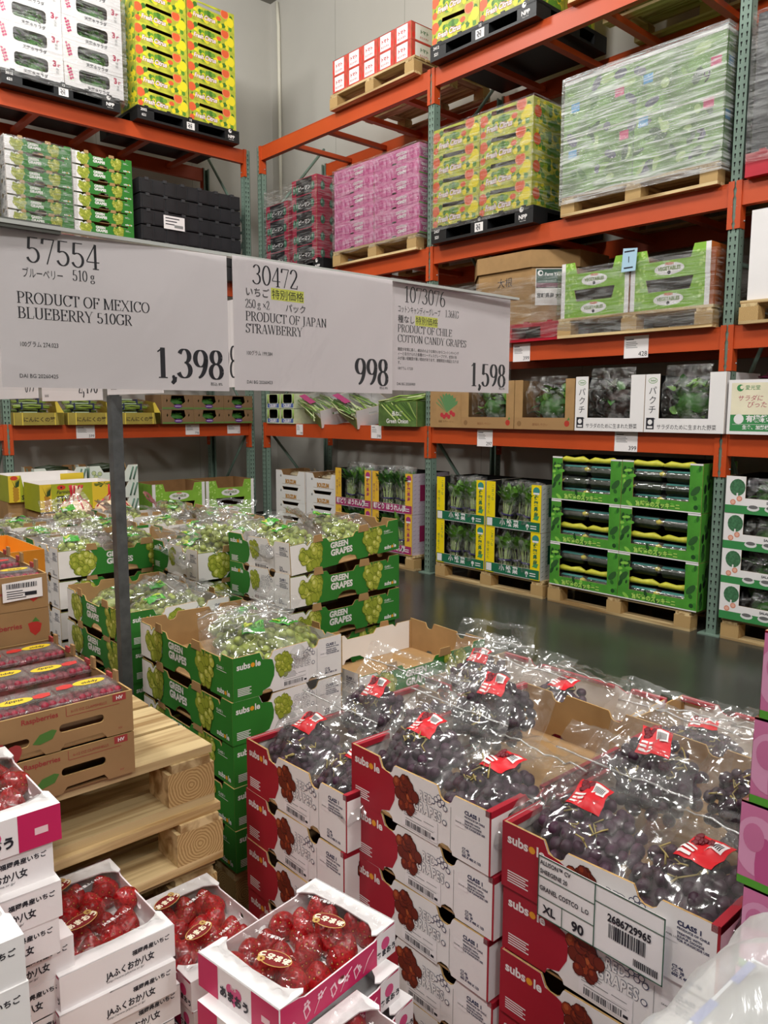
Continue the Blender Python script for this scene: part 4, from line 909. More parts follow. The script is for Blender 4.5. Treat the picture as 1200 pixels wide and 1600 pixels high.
def brown_art(b, w, h, c0, c1):
    b.rect(0, 0, w, h * .24, mat('#a58055', .8), .0004); b.disc(.05, .045, .022, mat('#8a6741', .8), .0007); b.text('朝採れ やさい', w * .45, .03, .024, mat('#7c4a2c', .6), 'c'); b.disc(w - .06, .05, .024, mat('#b43a2c', .5), .0007); b.poly([(w - .06, .07), (w - .045, .1), (w - .035, .08)], mat('#4d7a3c', .5), .0007)
BRW = Proto('window_box', window_box(.57, .5, .39, BROWN, BROWN2, .14, .22, brown_art, closed=False), dims=(.57, .5, .39))
def white_art(b, w, h, c0, c1):
    b.disc(.055, h * .89, .034, mat('#6fa058', .5), .0006, .02, 16); b.disc(.055, h * .89, .030, CLEAN, .001, .016, 16); b.text('Salad', .055, h * .875, .02, mat('#4f8a3c', .5), 'c', .0014, .02, .15)
    b.vtext('パクチー', .055, h * .66, .062, INK); b.text('サラダのために生まれた野菜', w * .54, h * .06, .038, INK, 'c', sx=.86); b.rect(.015, .02, .075, .1, INK); b.disc(.045, .07, .018, CLEAN, .001); b.rect(.025, .028, .065, .042, CLEAN, .001)
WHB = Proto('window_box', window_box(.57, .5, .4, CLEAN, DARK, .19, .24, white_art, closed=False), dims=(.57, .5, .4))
def bagged_greens(w, d, h, seed, ms=(LEAFD, LEAFM), n=70):
    g = greens(w, d, h, seed, n, ms, .09, .7); f = MB()
    f.grid(lambda u, v: Vector(((u - .5) * w * 1.04, -d * .52 + .03 * (v > .7), h * 1.05 * v)) + Vector((0, -1, 0)) * (abs(noise.noise(Vector((u * 6, v * 6, seed)))) * .035 + .02 * math.sin(PI * v)), 16, 16, FILMS)
    return g, f
for i, (x, pr, nm) in enumerate(((3.17, BRW, 'left brown'), (3.75, BRW, 'right brown'), (4.33, WHB, 'left white'), (4.905, WHB, 'right white'))):
    w = pr.dims[0]; o = pf(pr, x if i < 4 else x, -.05, H1, f'{nm} window box of bagged leafy greens on the middle bay shelf', 'box', 'window boxes of greens')
    g, f = bagged_greens(w * (.6 if i < 3 else .56), .3, .34 if i < 2 else .38, 20 + i, (mat('#3b2c2a', .5, .3, 20), LEAFD, mat('#43502e', .5, .3, 20)) if i == 2 else (LEAFD, LEAFM, mat('#6fa33c', .45, .2, 20)), 90)
    q = link('bagged_greens', g, (x + w * (.5 if i < 2 else .5), .14, H1 + .06)); props(q, f'leafy greens in clear film inside the {nm} window box', 'vegetables', 'bagged greens in window boxes'); link('film', f, (0, 0, 0), (0, 0, 0), q)
# floor bay 1 : white boxes, purple spinach boxes
def white_carton():
    w, d, h = .57, .4, .185; b = carton(w, d, h, CLEAN, BROWN2, pF=[(0, h), (w * .2, h), (w * .26, h * .72), (w * .74, h * .72), (w * .8, h), (w, h)]); side(b, 'F', w, d)
    b.text('BOUZUM', w * .52, .04, .062, mat('#b9812c', .5), 'c', .0007, .06, sx=.8); b.rect(w * .22, .03, w * .85, .033, mat('#8a6a2c', .5)); b.disc(.1, .12, .014, GREY); return b
WCT = Proto('carton', white_carton(), dims=(.57, .4, .185))
pf(PW, .16, .02, 0, 'wooden pallet under the white cartons by the room corner', 'pallet')
for c in range(2):
    for i in range(4 - (c == 9)): 
        pf(WCT, .18 + c * .6, .04, .13 + i * .17, f'white carton with gold lettering, {ORD[3 - i]} of the {("left", "right")[c]} stack', 'box', 'white cartons by the corner')
    o = link('bagged_mushrooms', greens(.45, .3, .1, c, 40, (mat('#b7a98c', .6, .2, 20), mat('#8d7a58', .6)), .04), (.18 + c * .6 + .28, .24, .13 + 3 * .17 + .1)); props(o, f'pale bagged mushrooms in the top white carton of the {("left", "right")[c]} stack', 'vegetables', kind='stuff')
def tall_art(bc, ac, word):
    def art(b, w, h, c0, c1):
        Yw = YELLOW if bc == 'g' else mat('#e8b93a', .5); A = mat(ac, .5)
        b.rect(0, 0, c0, h, Yw, .0004); b.rect(c1, 0, w, h, Yw, .0004); b.rect(.006, .006, w - .006, h * .215, A, .0008)
        b.vtext('ほうれん草' if bc != 'g' else 'こまつな', c0 * .7, h * .86, .033, A if bc == 'g' else mat('#7a2c55', .5)); b.vtext('畑で育てた', c0 * .28, h * .62, .03, A if bc == 'g' else mat('#7a2c55', .5))
        b.disc(w - c0 * .5, h * .87, .034, mat('#3a8f86' if bc == 'g' else '#b0397a', .5), .0008); b.rect(w - c0 * .8, h * .8, w - c0 * .2, h * .84, CLEAN, .0012); b.vtext('佐賀県産', w - c0 * .5, h * .69, .043, A, .001, .03)
        if bc == 'g': b.poly([(w - c0 * .8, h * .28), (w - c0 * .3, h * .26), (w - c0 * .15, h * .36), (w - c0 * .6, h * .34)], mat('#4a9a5c', .5), .001)
        b.text(word, w * .44, h * .07, .062, CLEAN, 'c', .0012, .03, sx=.9); b.rect(.012, .012, .07, h * .2, CLEAN if bc == 'g' else A, .001); b.disc(w - .13, h * .12, .016, CLEAN, .0012); b.rect(w - .135, h * .04, w - .125, h * .12, CLEAN, .0012); b.rect(w - .1, h * .12, w - .04, h * .14, CLEAN, .0012); b.rect(w - .1, h * .07, w - .04, h * .09, CLEAN, .0012)
    return art
def tall_side(c):
    def art(b, d, h):
        S = mat('#5b5b5b' if c == 'g' else '#a58aa0', .6)
        for i in range(9):
            for j in range(8): b.poly([(.02 + j * .058, h * (.06 + .105 * i)), (.05 + j * .058, h * (.085 + .105 * i)), (.05 + j * .058, h * (.095 + .105 * i)), (.02 + j * .058, h * (.07 + .105 * i))], S, .0004)
        b.rect(.1, h * .32, .42, h * .72, mat('#1f5a44' if c == 'g' else '#a02a5c', .5), .0009); b.disc(.26, h * .55, .05, mat('#6fa08c' if c == 'g' else '#c86a9a', .5), .0012)
    return art
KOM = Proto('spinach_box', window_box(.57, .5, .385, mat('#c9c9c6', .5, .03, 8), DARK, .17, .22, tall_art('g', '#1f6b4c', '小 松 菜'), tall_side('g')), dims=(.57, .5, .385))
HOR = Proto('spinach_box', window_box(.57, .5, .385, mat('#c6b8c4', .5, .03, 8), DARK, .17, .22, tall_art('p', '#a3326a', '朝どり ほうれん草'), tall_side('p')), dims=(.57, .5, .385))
_kb = {}
def veg_bundle(kind, x, y, z, rz, label, tilt=0):
    k = (kind, int(random.random() * 2))
    if k not in _kb:
        s, l, t, f = bundle(.2, .36 if kind == 'k' else .4, k[1] + (0 if kind == 'k' else 5), '#3a2f6e', 24, LEAFM if kind == 'k' else LEAFD); _kb[k] = Proto('spinach_bundle', None, [('stems', s), ('leaves', l), ('band', t), ('film', f)])
    return _kb[k].put((x, y, z), 0, label, 'vegetables', 'bundles of spinach', (-.12, tilt, rz))
for pr, x0, nm, kd, pw in ((KOM, 2.885, 'yellow and green', 'k', 'green'), (HOR, 1.41, 'yellow and purple', 'h', 'purple')):
    pf(PW, x0 - .02, -.04, 0, f'wooden pallet under the {nm} spinach boxes', 'pallet')
    for c in range(2):
        for i in range(2):
            pf(pr, x0 + c * .585, -.05, .145 + i * .388, f'{nm} Japanese spinach box, {("lower", "upper")[i]} {("left", "right")[c]} one', 'box', f'{nm} spinach boxes')
            for j in range(3): veg_bundle(kd, x0 + c * .585 + .17 + j * .115, .0 + .06 * (j % 2), .145 + i * .388 + .012, random.uniform(-.4, .4), f'{LR[3][j]} film-wrapped bunch of greens in the {("lower", "upper")[i]} {("left", "right")[c]} {nm} box', random.uniform(-.14, .14))
# floor bay 2 : zucchini-like pumpkin boxes
def zuc_art(b, w, h, c0, c1):
    r = random.Random(6); GR = [mat(c, .5) for c in ('#3f8a2c', '#62ad3c', '#8cc94f', '#2c6426', '#1f4a22')]
    for i in range(80):
        u = r.uniform(.01, w - .01); v = r.uniform(.01, h - .01)
        if c0 < u < c1 and v > h * .2: continue
        b.disc(u, v, r.uniform(.015, .035), r.choice(GR), .0004 + i * .00001, r.uniform(.008, .018), 8, r.random() * 3)
    b.rect(0, h - .012, c0, h, CLEAN, .0016); b.rect(c1, h - .012, w, h, CLEAN, .0016); b.rect(0, 0, w, .008, CLEAN, .0016)
    b.text('宮崎産のズッキーニ', w * .47, h * .055, .042, mat('#b6e06a', .5), 'c', .0016, .04, sx=.9, outline=mat('#2c6426', .5))
    for k, (u, v) in enumerate(((c0 * .5, h * .5), (c1 + c0 * .5, h * .45))): b.disc(u, v, .045, mat('#2f5a2c', .5), .0014, .022, 10, .8)
def zuc_side(b, d, h):
    r = random.Random(8)
    for i in range(40): b.disc(r.uniform(.03, d - .03), r.uniform(.03, h - .03), .035, mat(r.choice(('#1d3d1c', '#2c5a26', '#3f7a30', '#142a16')), .5), .0004 + i * .00001, .02, 7, r.random() * 3)
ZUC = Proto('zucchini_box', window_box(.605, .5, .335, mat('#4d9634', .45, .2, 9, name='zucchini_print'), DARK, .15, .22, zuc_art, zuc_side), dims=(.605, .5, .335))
def zuc_pack():
    b = MB(); m = mat('#222e1b', .5, .3, 25, name='dark_zucchini', spec=.25); y = mat('#d3c22f', .4, name='yellow_zucchini_end')
    b.tube([(-.1, 0, .04), (-.09, 0, .042), (0, 0, .046), (.09, 0, .042), (.1, 0, .04)], [.02, .038, .041, .038, .02], m, 10); e = MB()
    e.tube([(.085, -.03, .06), (.1, -.02, .062), (.115, .02, .05)], [.012, .02, .006], y, 7); l = MB(); l.grid(lambda u, v: Vector((-.095 + .19 * u, -.03 + .025 * v, .078 + .010 * v)), 4, 2, mat('#3f8f86', .4))
    f = MB(); f.grid(lambda u, v: Vector((-.12 + .24 * u, math.cos(PI * v) * -.044, .042 + math.sin(PI * v) * .05 + .006 * noise.noise(Vector((u * 9, v * 6, 2))))), 12, 8, FILM)
    return [('yellow_end', e, (0, 0, 0), (0, 0, 0), [], 'yellow end'), ('label', l), ('film', f)], b
_p, _b = zuc_pack(); ZP = Proto('zucchini_pack', _b, _p); _b2 = MB(); _b2.tube([(-.13, -.005, .025), (-.08, .004, .034), (.0, -.004, .03), (.07, .004, .036), (.13, -.006, .026)], [.010, .024, .018, .025, .010], mat('#c9c742', .4, .15, 20, name='yellow_zucchini'), 9); ZY = Proto('yellow_zucchini', _b2)
pf(PW, 4.12, -.04, 0, 'wooden pallet under the green zucchini boxes', 'pallet')
for c in range(2):
    for i in range(3):
        x0 = 4.14 + c * .61; z0 = .145 + i * .338; where = f'{("bottom", "middle", "top")[i]} {("left", "right")[c]} green box'
        pf(ZUC, x0, -.05, z0, f'green zucchini window box, {("bottom", "middle", "top")[i]} {("left", "right")[c]} one', 'box', 'green zucchini boxes')
        for j in range(4 if i == 2 else 3):
            for k in range(2):
                zz = z0 + .008 + j * .088
                if (j == 1 and i < 2) or (j == 3 and i == 2):
                    ZY.put((x0 + .17 + k * .26, .0, zz + .01), random.uniform(-.1, .1), f'{("left", "right")[k]} yellow zucchini in the {where}', 'vegetables', 'yellow zucchini'); continue
                ZP.put((x0 + .185 + k * .235, .01 + .02 * j * (c == 5), zz), random.uniform(-.08, .08) + (PI if k == 0 and j % 2 else 0), f'{("left", "right")[k]} film pack of dark zucchini, {("bottom", "second", "third", "top")[j]} row of the {where}', 'vegetables', 'zucchini packs')
# bay 3 (right edge)
pf(REDP, 5.52, -.06, H3, 'red plastic pallet at the right edge, high on the rack', 'pallet')
props(link('wrapped_load', carton(1.05, .9, .8, mat('#3d3d3f', .4, .5, 5, name='dark_wrapped_print'), DARK, closed=True), (6.07, .4, H3 + .14)), 'dark load wrapped in film at the upper right edge', 'boxes')
wrap_box(5.52, -.07, H3 + .08, 6.62, .88, H3 + .95, 'shiny stretch film around the dark load at the upper right', WRAPL, 29)
pf(PW, 5.53, -.06, H2, 'wooden pallet under the white load at the right edge', 'pallet')
props(link('wrapped_load', carton(1.15, .9, .55, CLEAN, DARK, closed=True), (6.14, .42, H2 + .145)), 'white film-wrapped load at the right edge on a wooden pallet', 'boxes')
def beet_box():
    w, d, h = .6, .5, .345; b = carton(w, d, h, CLEAN, WHITE); side(b, 'F', w, d); TG = mat('#3d8a50', .5)
    b.rect(.02, .1, w - .02, h - .02, mat('#e6dfc4', .6, .06, 8), .0004); b.rect(.02, .02, w - .02, h * .36, TG, .0008); b.disc(.075, h * .28, .032, CLEAN, .0012); b.text('有機栽培 ベビービーツ', .12, h * .24, .045, CLEAN, 'l', .0012, .04); b.text('生食、加熱調理。', .1, h * .1, .028, CLEAN, 'l', .0012, .03); b.rect(.035, h * .18, w - .05, h * .185, CLEAN, .0012)
    b.text('サラダに', .06, h * .62, .04, mat('#b0405c', .5), 'l', .001, 0, .2); b.text('ぴったり!', .12, h * .5, .042, mat('#b0405c', .5), 'l', .001, 0, .2); b.disc(.075, h * .85, .022, TG, .001); b.disc(.085, h * .86, .012, mat('#e6dfc4', .6), .0014); b.text('愛光堂', .105, h * .82, .032, TG, 'l', .001)
    b.disc(.37, h * .6, .05, mat('#b5336a', .5), .001, n=14); b.disc(.37, h * .56, .03, mat('#f0d8e4', .5), .0014); b.poly([(.36, h * .72), (.3, h * .85), (.36, h * .8), (.42, h * .86), (.38, h * .72)], mat('#8a9a94', .5), .0012)
    return b
BEE = Proto('beet_box', beet_box(), dims=(.6, .5, .345)); pf(BEE, 5.49, -.05, H1, 'cream and green organic baby beet box at the right edge', 'box')
k = MB(); r = random.Random(3)
for i in range(24): k.tube([(r.uniform(-.2, .2), r.uniform(-.1, .1), 0), (r.uniform(-.25, .25), r.uniform(-.1, .1), .04), (r.uniform(-.28, .28), r.uniform(-.1, .1), .06)], .005, mat('#7a1f4a', .4), 5)
props(link('beet_stems', k, (5.8, .2, H1 + .33)), 'purple beet stems poking out of the beet box', 'vegetables', kind='stuff')
def salad_spin():
    w, d, h = .6, .5, .24; 
    def art(b, w, h, c0, c1):
        b.rect(0, 0, w, h * .22, mat('#3b8a4c', .5), .0004); b.disc(.075, h * .7, .05, mat('#3f6f4c', .6, .4, 60), .0008, .055, 16); b.rect(.07, h * .38, .08, h * .55, CLEAN, .001)
        for u, v in ((.05, .3), (.09, .4)): b.disc(u, h * v, .018, mat('#d88a70', .5), .0012); b.disc(u, h * v, .012, mat('#e8b39f', .5), .0014)
        for u in (.18, .29): b.disc(u, h * .17, .04, mat('#dcdcdc', .5), .0008, .02, 12); b.disc(u, h * .2, .03, mat('#6a6a6a', .5), .0012, .012, 12)
        b.text('SALAD SPINACH', .26, h * .3, .022, INK, 'l', .0008, .03)
    return window_box(w, d, h, CLEAN, DARK, .21, .42, art)
SSP = Proto('salad_spinach_box', salad_spin(), dims=(.6, .5, .24)); pf(PW, 5.52, -.03, 0, 'wooden pallet under the salad spinach boxes at the right edge', 'pallet')
for i in range(4):
    pf(SSP, 5.51, -.05, .145 + i * .235, f'salad spinach box, {ORD[3 - i]} of the right edge stack', 'box', 'salad spinach boxes')
    g, f = bagged_greens(.4, .26, .2, 60 + i, (LEAFD,), 50); q = link('bagged_greens', g, (5.83, .13, .145 + i * .235 + .02)); props(q, f'bag of dark salad leaves in the {ORD[3 - i]} salad spinach box', 'vegetables', 'bags of salad leaves'); link('film', f, (0, 0, 0), (0, 0, 0), q)
# ---- shelf price tags
def tag(x, z, w, h, price, left=False, lab=''):
    b = MB()
    if left: b.fr((-.185, x - w / 2, z), (0, 1, 0), (0, 0, 1))
    else: b.fr((x - w / 2, -.004, z), (1, 0, 0), (0, 0, 1))
    b.slab([(0, 0), (w, 0), (w, h), (0, h)], PAPER, .002); b.text(price, w * .96, h * .08, h * .3, INK, 'r'); b.rect(w * .08, h * .82, w * .4, h * .86, INK, .0006)
    for i in range(4): b.rect(w * .08, h * (.7 - .08 * i), w * (.5 + .06 * (i % 2)), h * (.73 - .08 * i), GREY, .0006)
    return props(link('price_tag', b), lab, 'price tag', 'shelf price tags')
for x, z, w, h, pr, lab in ((.72, H1 - .12, .12, .115, '198', 'white price tag on the beam below the celery boxes'), (2.0, H1 - .125, .15, .13, '598', 'white price tag on the beam below the leek boxes'), (3.4, H1 - .155, .17, .14, '297', 'white 297 price tag below the brown window box'), (4.74, H1 - .145, .185, .145, '399', 'white 399 price tag below the white window boxes'), (4.79, H2 - .17, .19, .155, '428', 'white 428 price tag below the lime vegetable trays'), (3.77, H2 - .15, .17, .14, '399', 'white 399 price tag below the red pallet')): tag(x, z, w, h, pr, False, lab)
for x, z, w, h, pr, lab in ((-2.02, H1 - .14, .19, .13, '599', 'white price tag below the garlic shoot boxes'), (-.82, H1 - .125, .17, .115, '798', 'white price tag below the brown vegetable boxes'), (-.29, H1 - .12, .17, .1, '12', 'white notice card at the right end of the left rack beam')): tag(x, z, w, h, pr, True, lab)
# ================================================================ FLOOR DISPLAYS IN FRONT
GS = Proto('grape_box', grape_box('g', True, 5), dims=(.6, .4, .13)); RS = Proto('grape_box', grape_box('r', True, 9), dims=(.6, .4, .13)); GN = Proto('grape_box', grape_box('g', False, 12), dims=(.6, .4, .13))
PB = make_wood_pallet(1.2, 1.0, .15)
def bagged(col, var, loc, rot, bl, gl, group, n=46, lab=True, sz=(.098, .085, .04), r=.0123, indiv=True):
    if col == 'g': r = .0152; n = int(n * .7)
    bag(col, var, loc, rot, bl, group)
    e = Euler(rot); off = e.to_matrix() @ Vector((0, .088, 0))
    grape_bunch(col, Vector(loc) + off, rot, sz, n, var * 11 + int(loc[0] * 100), gl, group.replace('bags', 'bunches'), indiv, r)
def box_bags(col, cx, cy, ztop, rz, where, n=4, lift=0.0, indiv=True, seed=0, skip=()):
    """bags of grapes laid in one open box; cx, cy centre, long axis along local x"""
    R = random.Random(seed); c, s = math.cos(rz), math.sin(rz); word = 'dark red' if col == 'r' else 'green'
    spots = [(-.17, -.07, .05, .35), (.13, -.06, .12, .3), (-.12, .06, .05, .45), (.16, .07, .3, .25), (.0, .0, .05, .5)][:n]
    keep = [i for i in range(len(spots)) if i not in skip]; rk = rank([(cx + spots[i][0] * c - spots[i][1] * s, cy + spots[i][0] * s + spots[i][1] * c, ztop) for i in keep])
    for i, (u, v, tx, lf) in enumerate(spots):
        x, y = cx + u * c - v * s, cy + u * s + v * c
        yaw = R.choice((rz, rz + .35, rz - .4)) + R.uniform(-.3, .3) + (PI / 2 if R.random() < .3 else 0)
        rot = (R.uniform(.1, .5), R.uniform(-.2, .2), yaw); e = Euler(rot).to_matrix() @ Vector((0, .09, 0))
        if i in skip: continue
        w = LR[len(keep)][rk[keep.index(i)]]
        bagged(col, (i + seed) % 5, (x - e.x, y - e.y, ztop - .058 + lift - e.z * .8 + .012 * (i > 2)), rot, f'{w} clear bag of {word} grapes in {where}', f'bunch of {word} grapes in {where}, {w} bag', f'bags of {word} grapes in {where}', 44, True, indiv=indiv)
# ---- wooden display pallets
PB.put((5.30, -3.485, 0), 0, 'wooden pallet under the front green grape stacks', 'pallet')
PB.put((3.98, -3.45, 0), 0, 'wooden pallet under the far left green grape stacks', 'pallet')
# near stack N1 beside the pole, left stack N2
N1 = (5.62, -3.79); N2 = (4.93, -3.785)
stack(GS, *N1, .15, 5, 0, 'green grape box, {p} of the stack in front of the pallets', 'box', 'front green grape stack')
stack(GN, *N2, .15, 5, 0, 'green grape box, {p} of the stack behind the grey pole', 'box', 'green grape stack behind the pole')
box_bags('g', N1[0] + .04, N1[1], .80, .1, 'the front green box', 5, .015, True, 3, (0,))
box_bags('g', N2[0], N2[1], .79, 0, 'the green box behind the pole', 4, -.01, False, 4)
# empty box E, tall stack T, middle stack M
stack(GN, 5.765, -3.255, .15, 4, PI / 2, 'green grape box, {p} of the open empty stack by the aisle', 'box', 'empty-topped green grape stack', jit=.002)
for i in range(3): GN.put((5.17, -3.15, .15 + i * .152), PI / 2 + .05, f'green grape box, {ORD[6 - i]} of the tall green stack', 'box', 'tall green grape stack', sc=(1, 1, 1.16))
for i, (z, r) in enumerate(((.606, .04), (.748, .06))): GS.put((5.19 - .01 * i, -3.145 + .01 * i, z), PI / 2 + r, f'green grape box, {ORD[2 - i]} of the tall green stack', 'box', 'tall green grape stack', sc=(1, 1, 1.05))
GS.put((5.175, -3.13, .892), 0, 'green grape box tilted on top of the tall green stack', 'box', 'tall green grape stack', rot=(0, -.055, PI / 2 + .07))
box_bags('g', 5.16, -3.15, 1.01, PI / 2, 'the tilted green box', 4, .02, False, 6)
stack(GN, 4.74, -3.26, .15, 6, PI / 2, 'green grape box, {p} of the stack left of the tall one', 'box', 'middle green grape stack')
box_bags('g', 4.74, -3.3, .93, PI / 2, 'the middle green box', 4, .015, False, 8)
for c, x in enumerate((4.32, 3.91, 3.5)):
    for rw, y in enumerate((-3.68, -3.06)):
        stack(GN, x, y, .15, 6, PI / 2, '{p} green grape box of the ' + ('nearest', 'middle', 'farthest')[c] + ' ' + ('left', 'right')[rw] + ' far stack', 'box', 'far left green grape stacks')
        box_bags('g', x, y, .93, PI / 2, f'the {("nearest", "middle", "farthest")[c]} {("left", "right")[rw]} far green box', 4, .0, False, 20 + c * 3 + rw)
# the big upright zip bag between the pole and the tall stack
bagged('g', 2, (4.86, -3.44, .88), (1.0, .0, .6), 'tall clear zip bag of green grapes standing by the tall stack', 'bunch of green grapes in the tall standing bag', 'standing bags of green grapes', 40, True, indiv=True, sz=(.08, .06, .035))
# ---- red grapes
PB.put((6.78, -3.55, 0), 0, 'wooden pallet under the red grape stacks', 'pallet')
RED_X = (('left', 6.375, 4, .133, -3.81), ('middle', 6.752, 5, .126, -3.765), ('right', 7.165, 5, .1235, -3.755))
for nm, x, n, hh, y in RED_X:
    for i in range(n):
        RS.put((x + random.uniform(-.004, .004), y + random.uniform(-.004, .004), .15 + i * hh), PI / 2 + random.uniform(-.01, .01), f'red grape box, {ORD[n - 1 - i]} of the {nm} front red stack', 'box', 'front red grape stacks', sc=(1, 1, hh / .13))
stick = MB(); stick.fr((6.965 + .085, -4.064, .15 + 4 * .1235 - .012), (1, 0, 0), (0, 0, 1)); stick.slab([(0, 0), (.235, 0), (.235, .112), (0, .112)], PAPER, .0006); TL = mat('#2c5a48', .5)
for a in ((0, 0, .235, .002), (0, .11, .235, .112), (0, 0, .002, .112), (.233, 0, .235, .112), (.112, 0, .114, .112), (0, .074, .112, .0755), (0, .036, .112, .0375), (.05, 0, .0515, .036), (.114, .082, .235, .0835)): stick.rect(*a, TL, .0012)
stick.text('ALLISON™ CV', .004, .097, .011, INK, sx=.85, d=.0012, bold=.02); stick.text('SHEEGENE 20', .004, .081, .011, INK, sx=.85, d=.0012, bold=.02); stick.text('GRANEL COSTCO  L.O', .004, .05, .012, INK, sx=.8, d=.0012, bold=.02)
stick.text('XL', .025, .01, .021, INK, 'c', .0012, .03); stick.text('90', .082, .008, .024, INK, 'c', .0012, .03); stick.text('2686729965', .175, .06, .018, INK, 'c', .0012, .03, sx=.85)
r = random.Random(2); x = .14
while x < .205: q = r.choice((.0012, .002, .003)); stick.rect(x, .032, x + q, .056, INK, .0012); x += q + r.choice((.001, .002))
x = .185
while x < .225: q = r.choice((.0012, .002)); stick.rect(x, .008, x + q, .02, INK, .0012); x += q + .0012
props(link('box_sticker', stick), 'large white sticker with green lines, XL and 90, on the right red grape box', 'sticker')
def lay(lst, where):
    rk = rank([(q[1], q[2], q[3]) for q in lst])
    for q, k in zip(lst, rk): w = LR[len(lst)][k]; bagged('r', q[0], (q[1], q[2], q[3]), q[4], f'{w} clear zip bag of dark red grapes in the {where} red box', f'bunch of dark red grapes in the {where} red box, {w} bag', f'bags of dark red grapes in the {where} red box', q[5], True)
for nm, x, n, hh, y in RED_X:
    zt = .15 + n * hh
    lay([(0, x - .09, y - .27, zt - .075, (.52, .05, .1), 52), (1, x + .09, y - .28, zt - .075, (.45, -.05, -.15), 52), (3, x - .085, y - .02, zt - .055, (.72, .1, .25), 46)] + ([(2, x + .095, y, zt - .055, (.8, .0, -.1), 46)] if nm != 'middle' else []), nm)
# rear red rows
for j, (x, y) in enumerate(((6.42, -3.215), (7.04, -3.16))):
    stack(RB, x, y, .15, 4, 0, 'red grape box, {p} of the rear ' + ('left', 'right')[j] + ' red stack', 'box', 'rear red grape stacks')
    lay([((k + j) % 5, x + u, y - .13, .67 - .062, (tl, .0, .3 - .4 * k), 40) for k, (u, tl) in enumerate(((-.17, .6), (.08, .5)) if j == 0 else ((-.1, .3), (.17, .3)))], ('rear left', 'rear right')[j])
# ---- cotton candy pallet at the right edge
CANN = Proto('cotton_candy_grape_box', candy_box(.6, .4, .118, True), dims=(.6, .4, .118)); PB.put((7.98, -3.6, 0), 0, 'wooden pallet under the pink cotton candy grape stack at the right edge', 'pallet')
for i in range(9): CANN.put((7.397 + .3 + (0, .004, -.004, .006, .0, .004, -.006, .004, .01)[i], -4.08 + .2, .15 + i * .119), 0, f'pink cotton candy grape box, {ORD[8 - i]} of the right edge stack', 'box', 'cotton candy boxes, right edge')
# ---- blueberry box and grey bag, bottom right corner
b = carton(.4, .3, .1, mat('#e9f1f7', .5), CLEAN, edge=mat('#e9f1f7', .5)); side(b, 'L', .4, .3)
for f in 'FRBL':
    L = side(b, f, .4, .3)
    for i in range(3): b.rect(L * (.12 + .33 * i), 0, L * (.26 + .33 * i), .1, mat('#4a63c0', .5), .0008); b.fr(b.O, b.U, b.V)
for i in range(3): b.box((-.2 - .0005, -.11 + .1 * i, .098), (-.19, -.06 + .1 * i, .1006), mat('#4a63c0', .5)); 
BLU = Proto('blueberry_box', b, dims=(.4, .3, .1))
for i in range(8): BLU.put((7.635, -4.285, .0 + i * .1), -.02, f'pale blue and white blueberry box, {ORD[7 - i]} of the bottom right stack', 'box', 'blueberry boxes')
gb = MB(); gb.grid(lambda u, v: Vector((-.17 + .34 * u, -.13 + .26 * v, .03 + .075 * math.sin(PI * u) ** .5 * math.sin(PI * v) ** .5 + .03 * abs(noise.noise(Vector((u * 4, v * 4, 3)))))), 26, 22, film_mat('grey_bag_film', .15, .42, 9, .8, .18, streak=.25))
gb.grid(lambda u, v: Vector((-.05 + .05 * u + .03 * math.sin(v * 5), -.02 + .1 * v, .1 + .11 * u * (1 - .4 * v) + .02 * noise.noise(Vector((u * 5, v * 5, 1))))), 12, 12, film_mat('grey_bag_neck_film', .2, .42, 9, .8, .18, streak=.25))
props(link('plastic_bag', gb, (7.63, -4.30, .80), sc=(1.15, 1.3, 1.35)), 'grey clear plastic bag over the blueberries at the bottom right', 'bag')
bb = MB()
for p in pack_grapes(90, .15, .11, .04, .009, 5): bb.ball(p, .0085, grape_mesh('b').materials[0], 8, 5)
bb.ball((0, 0, 0), 1, grape_mesh('b').materials[0], 12, 8, (.14, .1, .033)); props(link('blueberries', bb, (7.64, -4.30, .775)), 'dark blueberries heaped under the grey bag at the bottom right', 'fruit', kind='stuff')
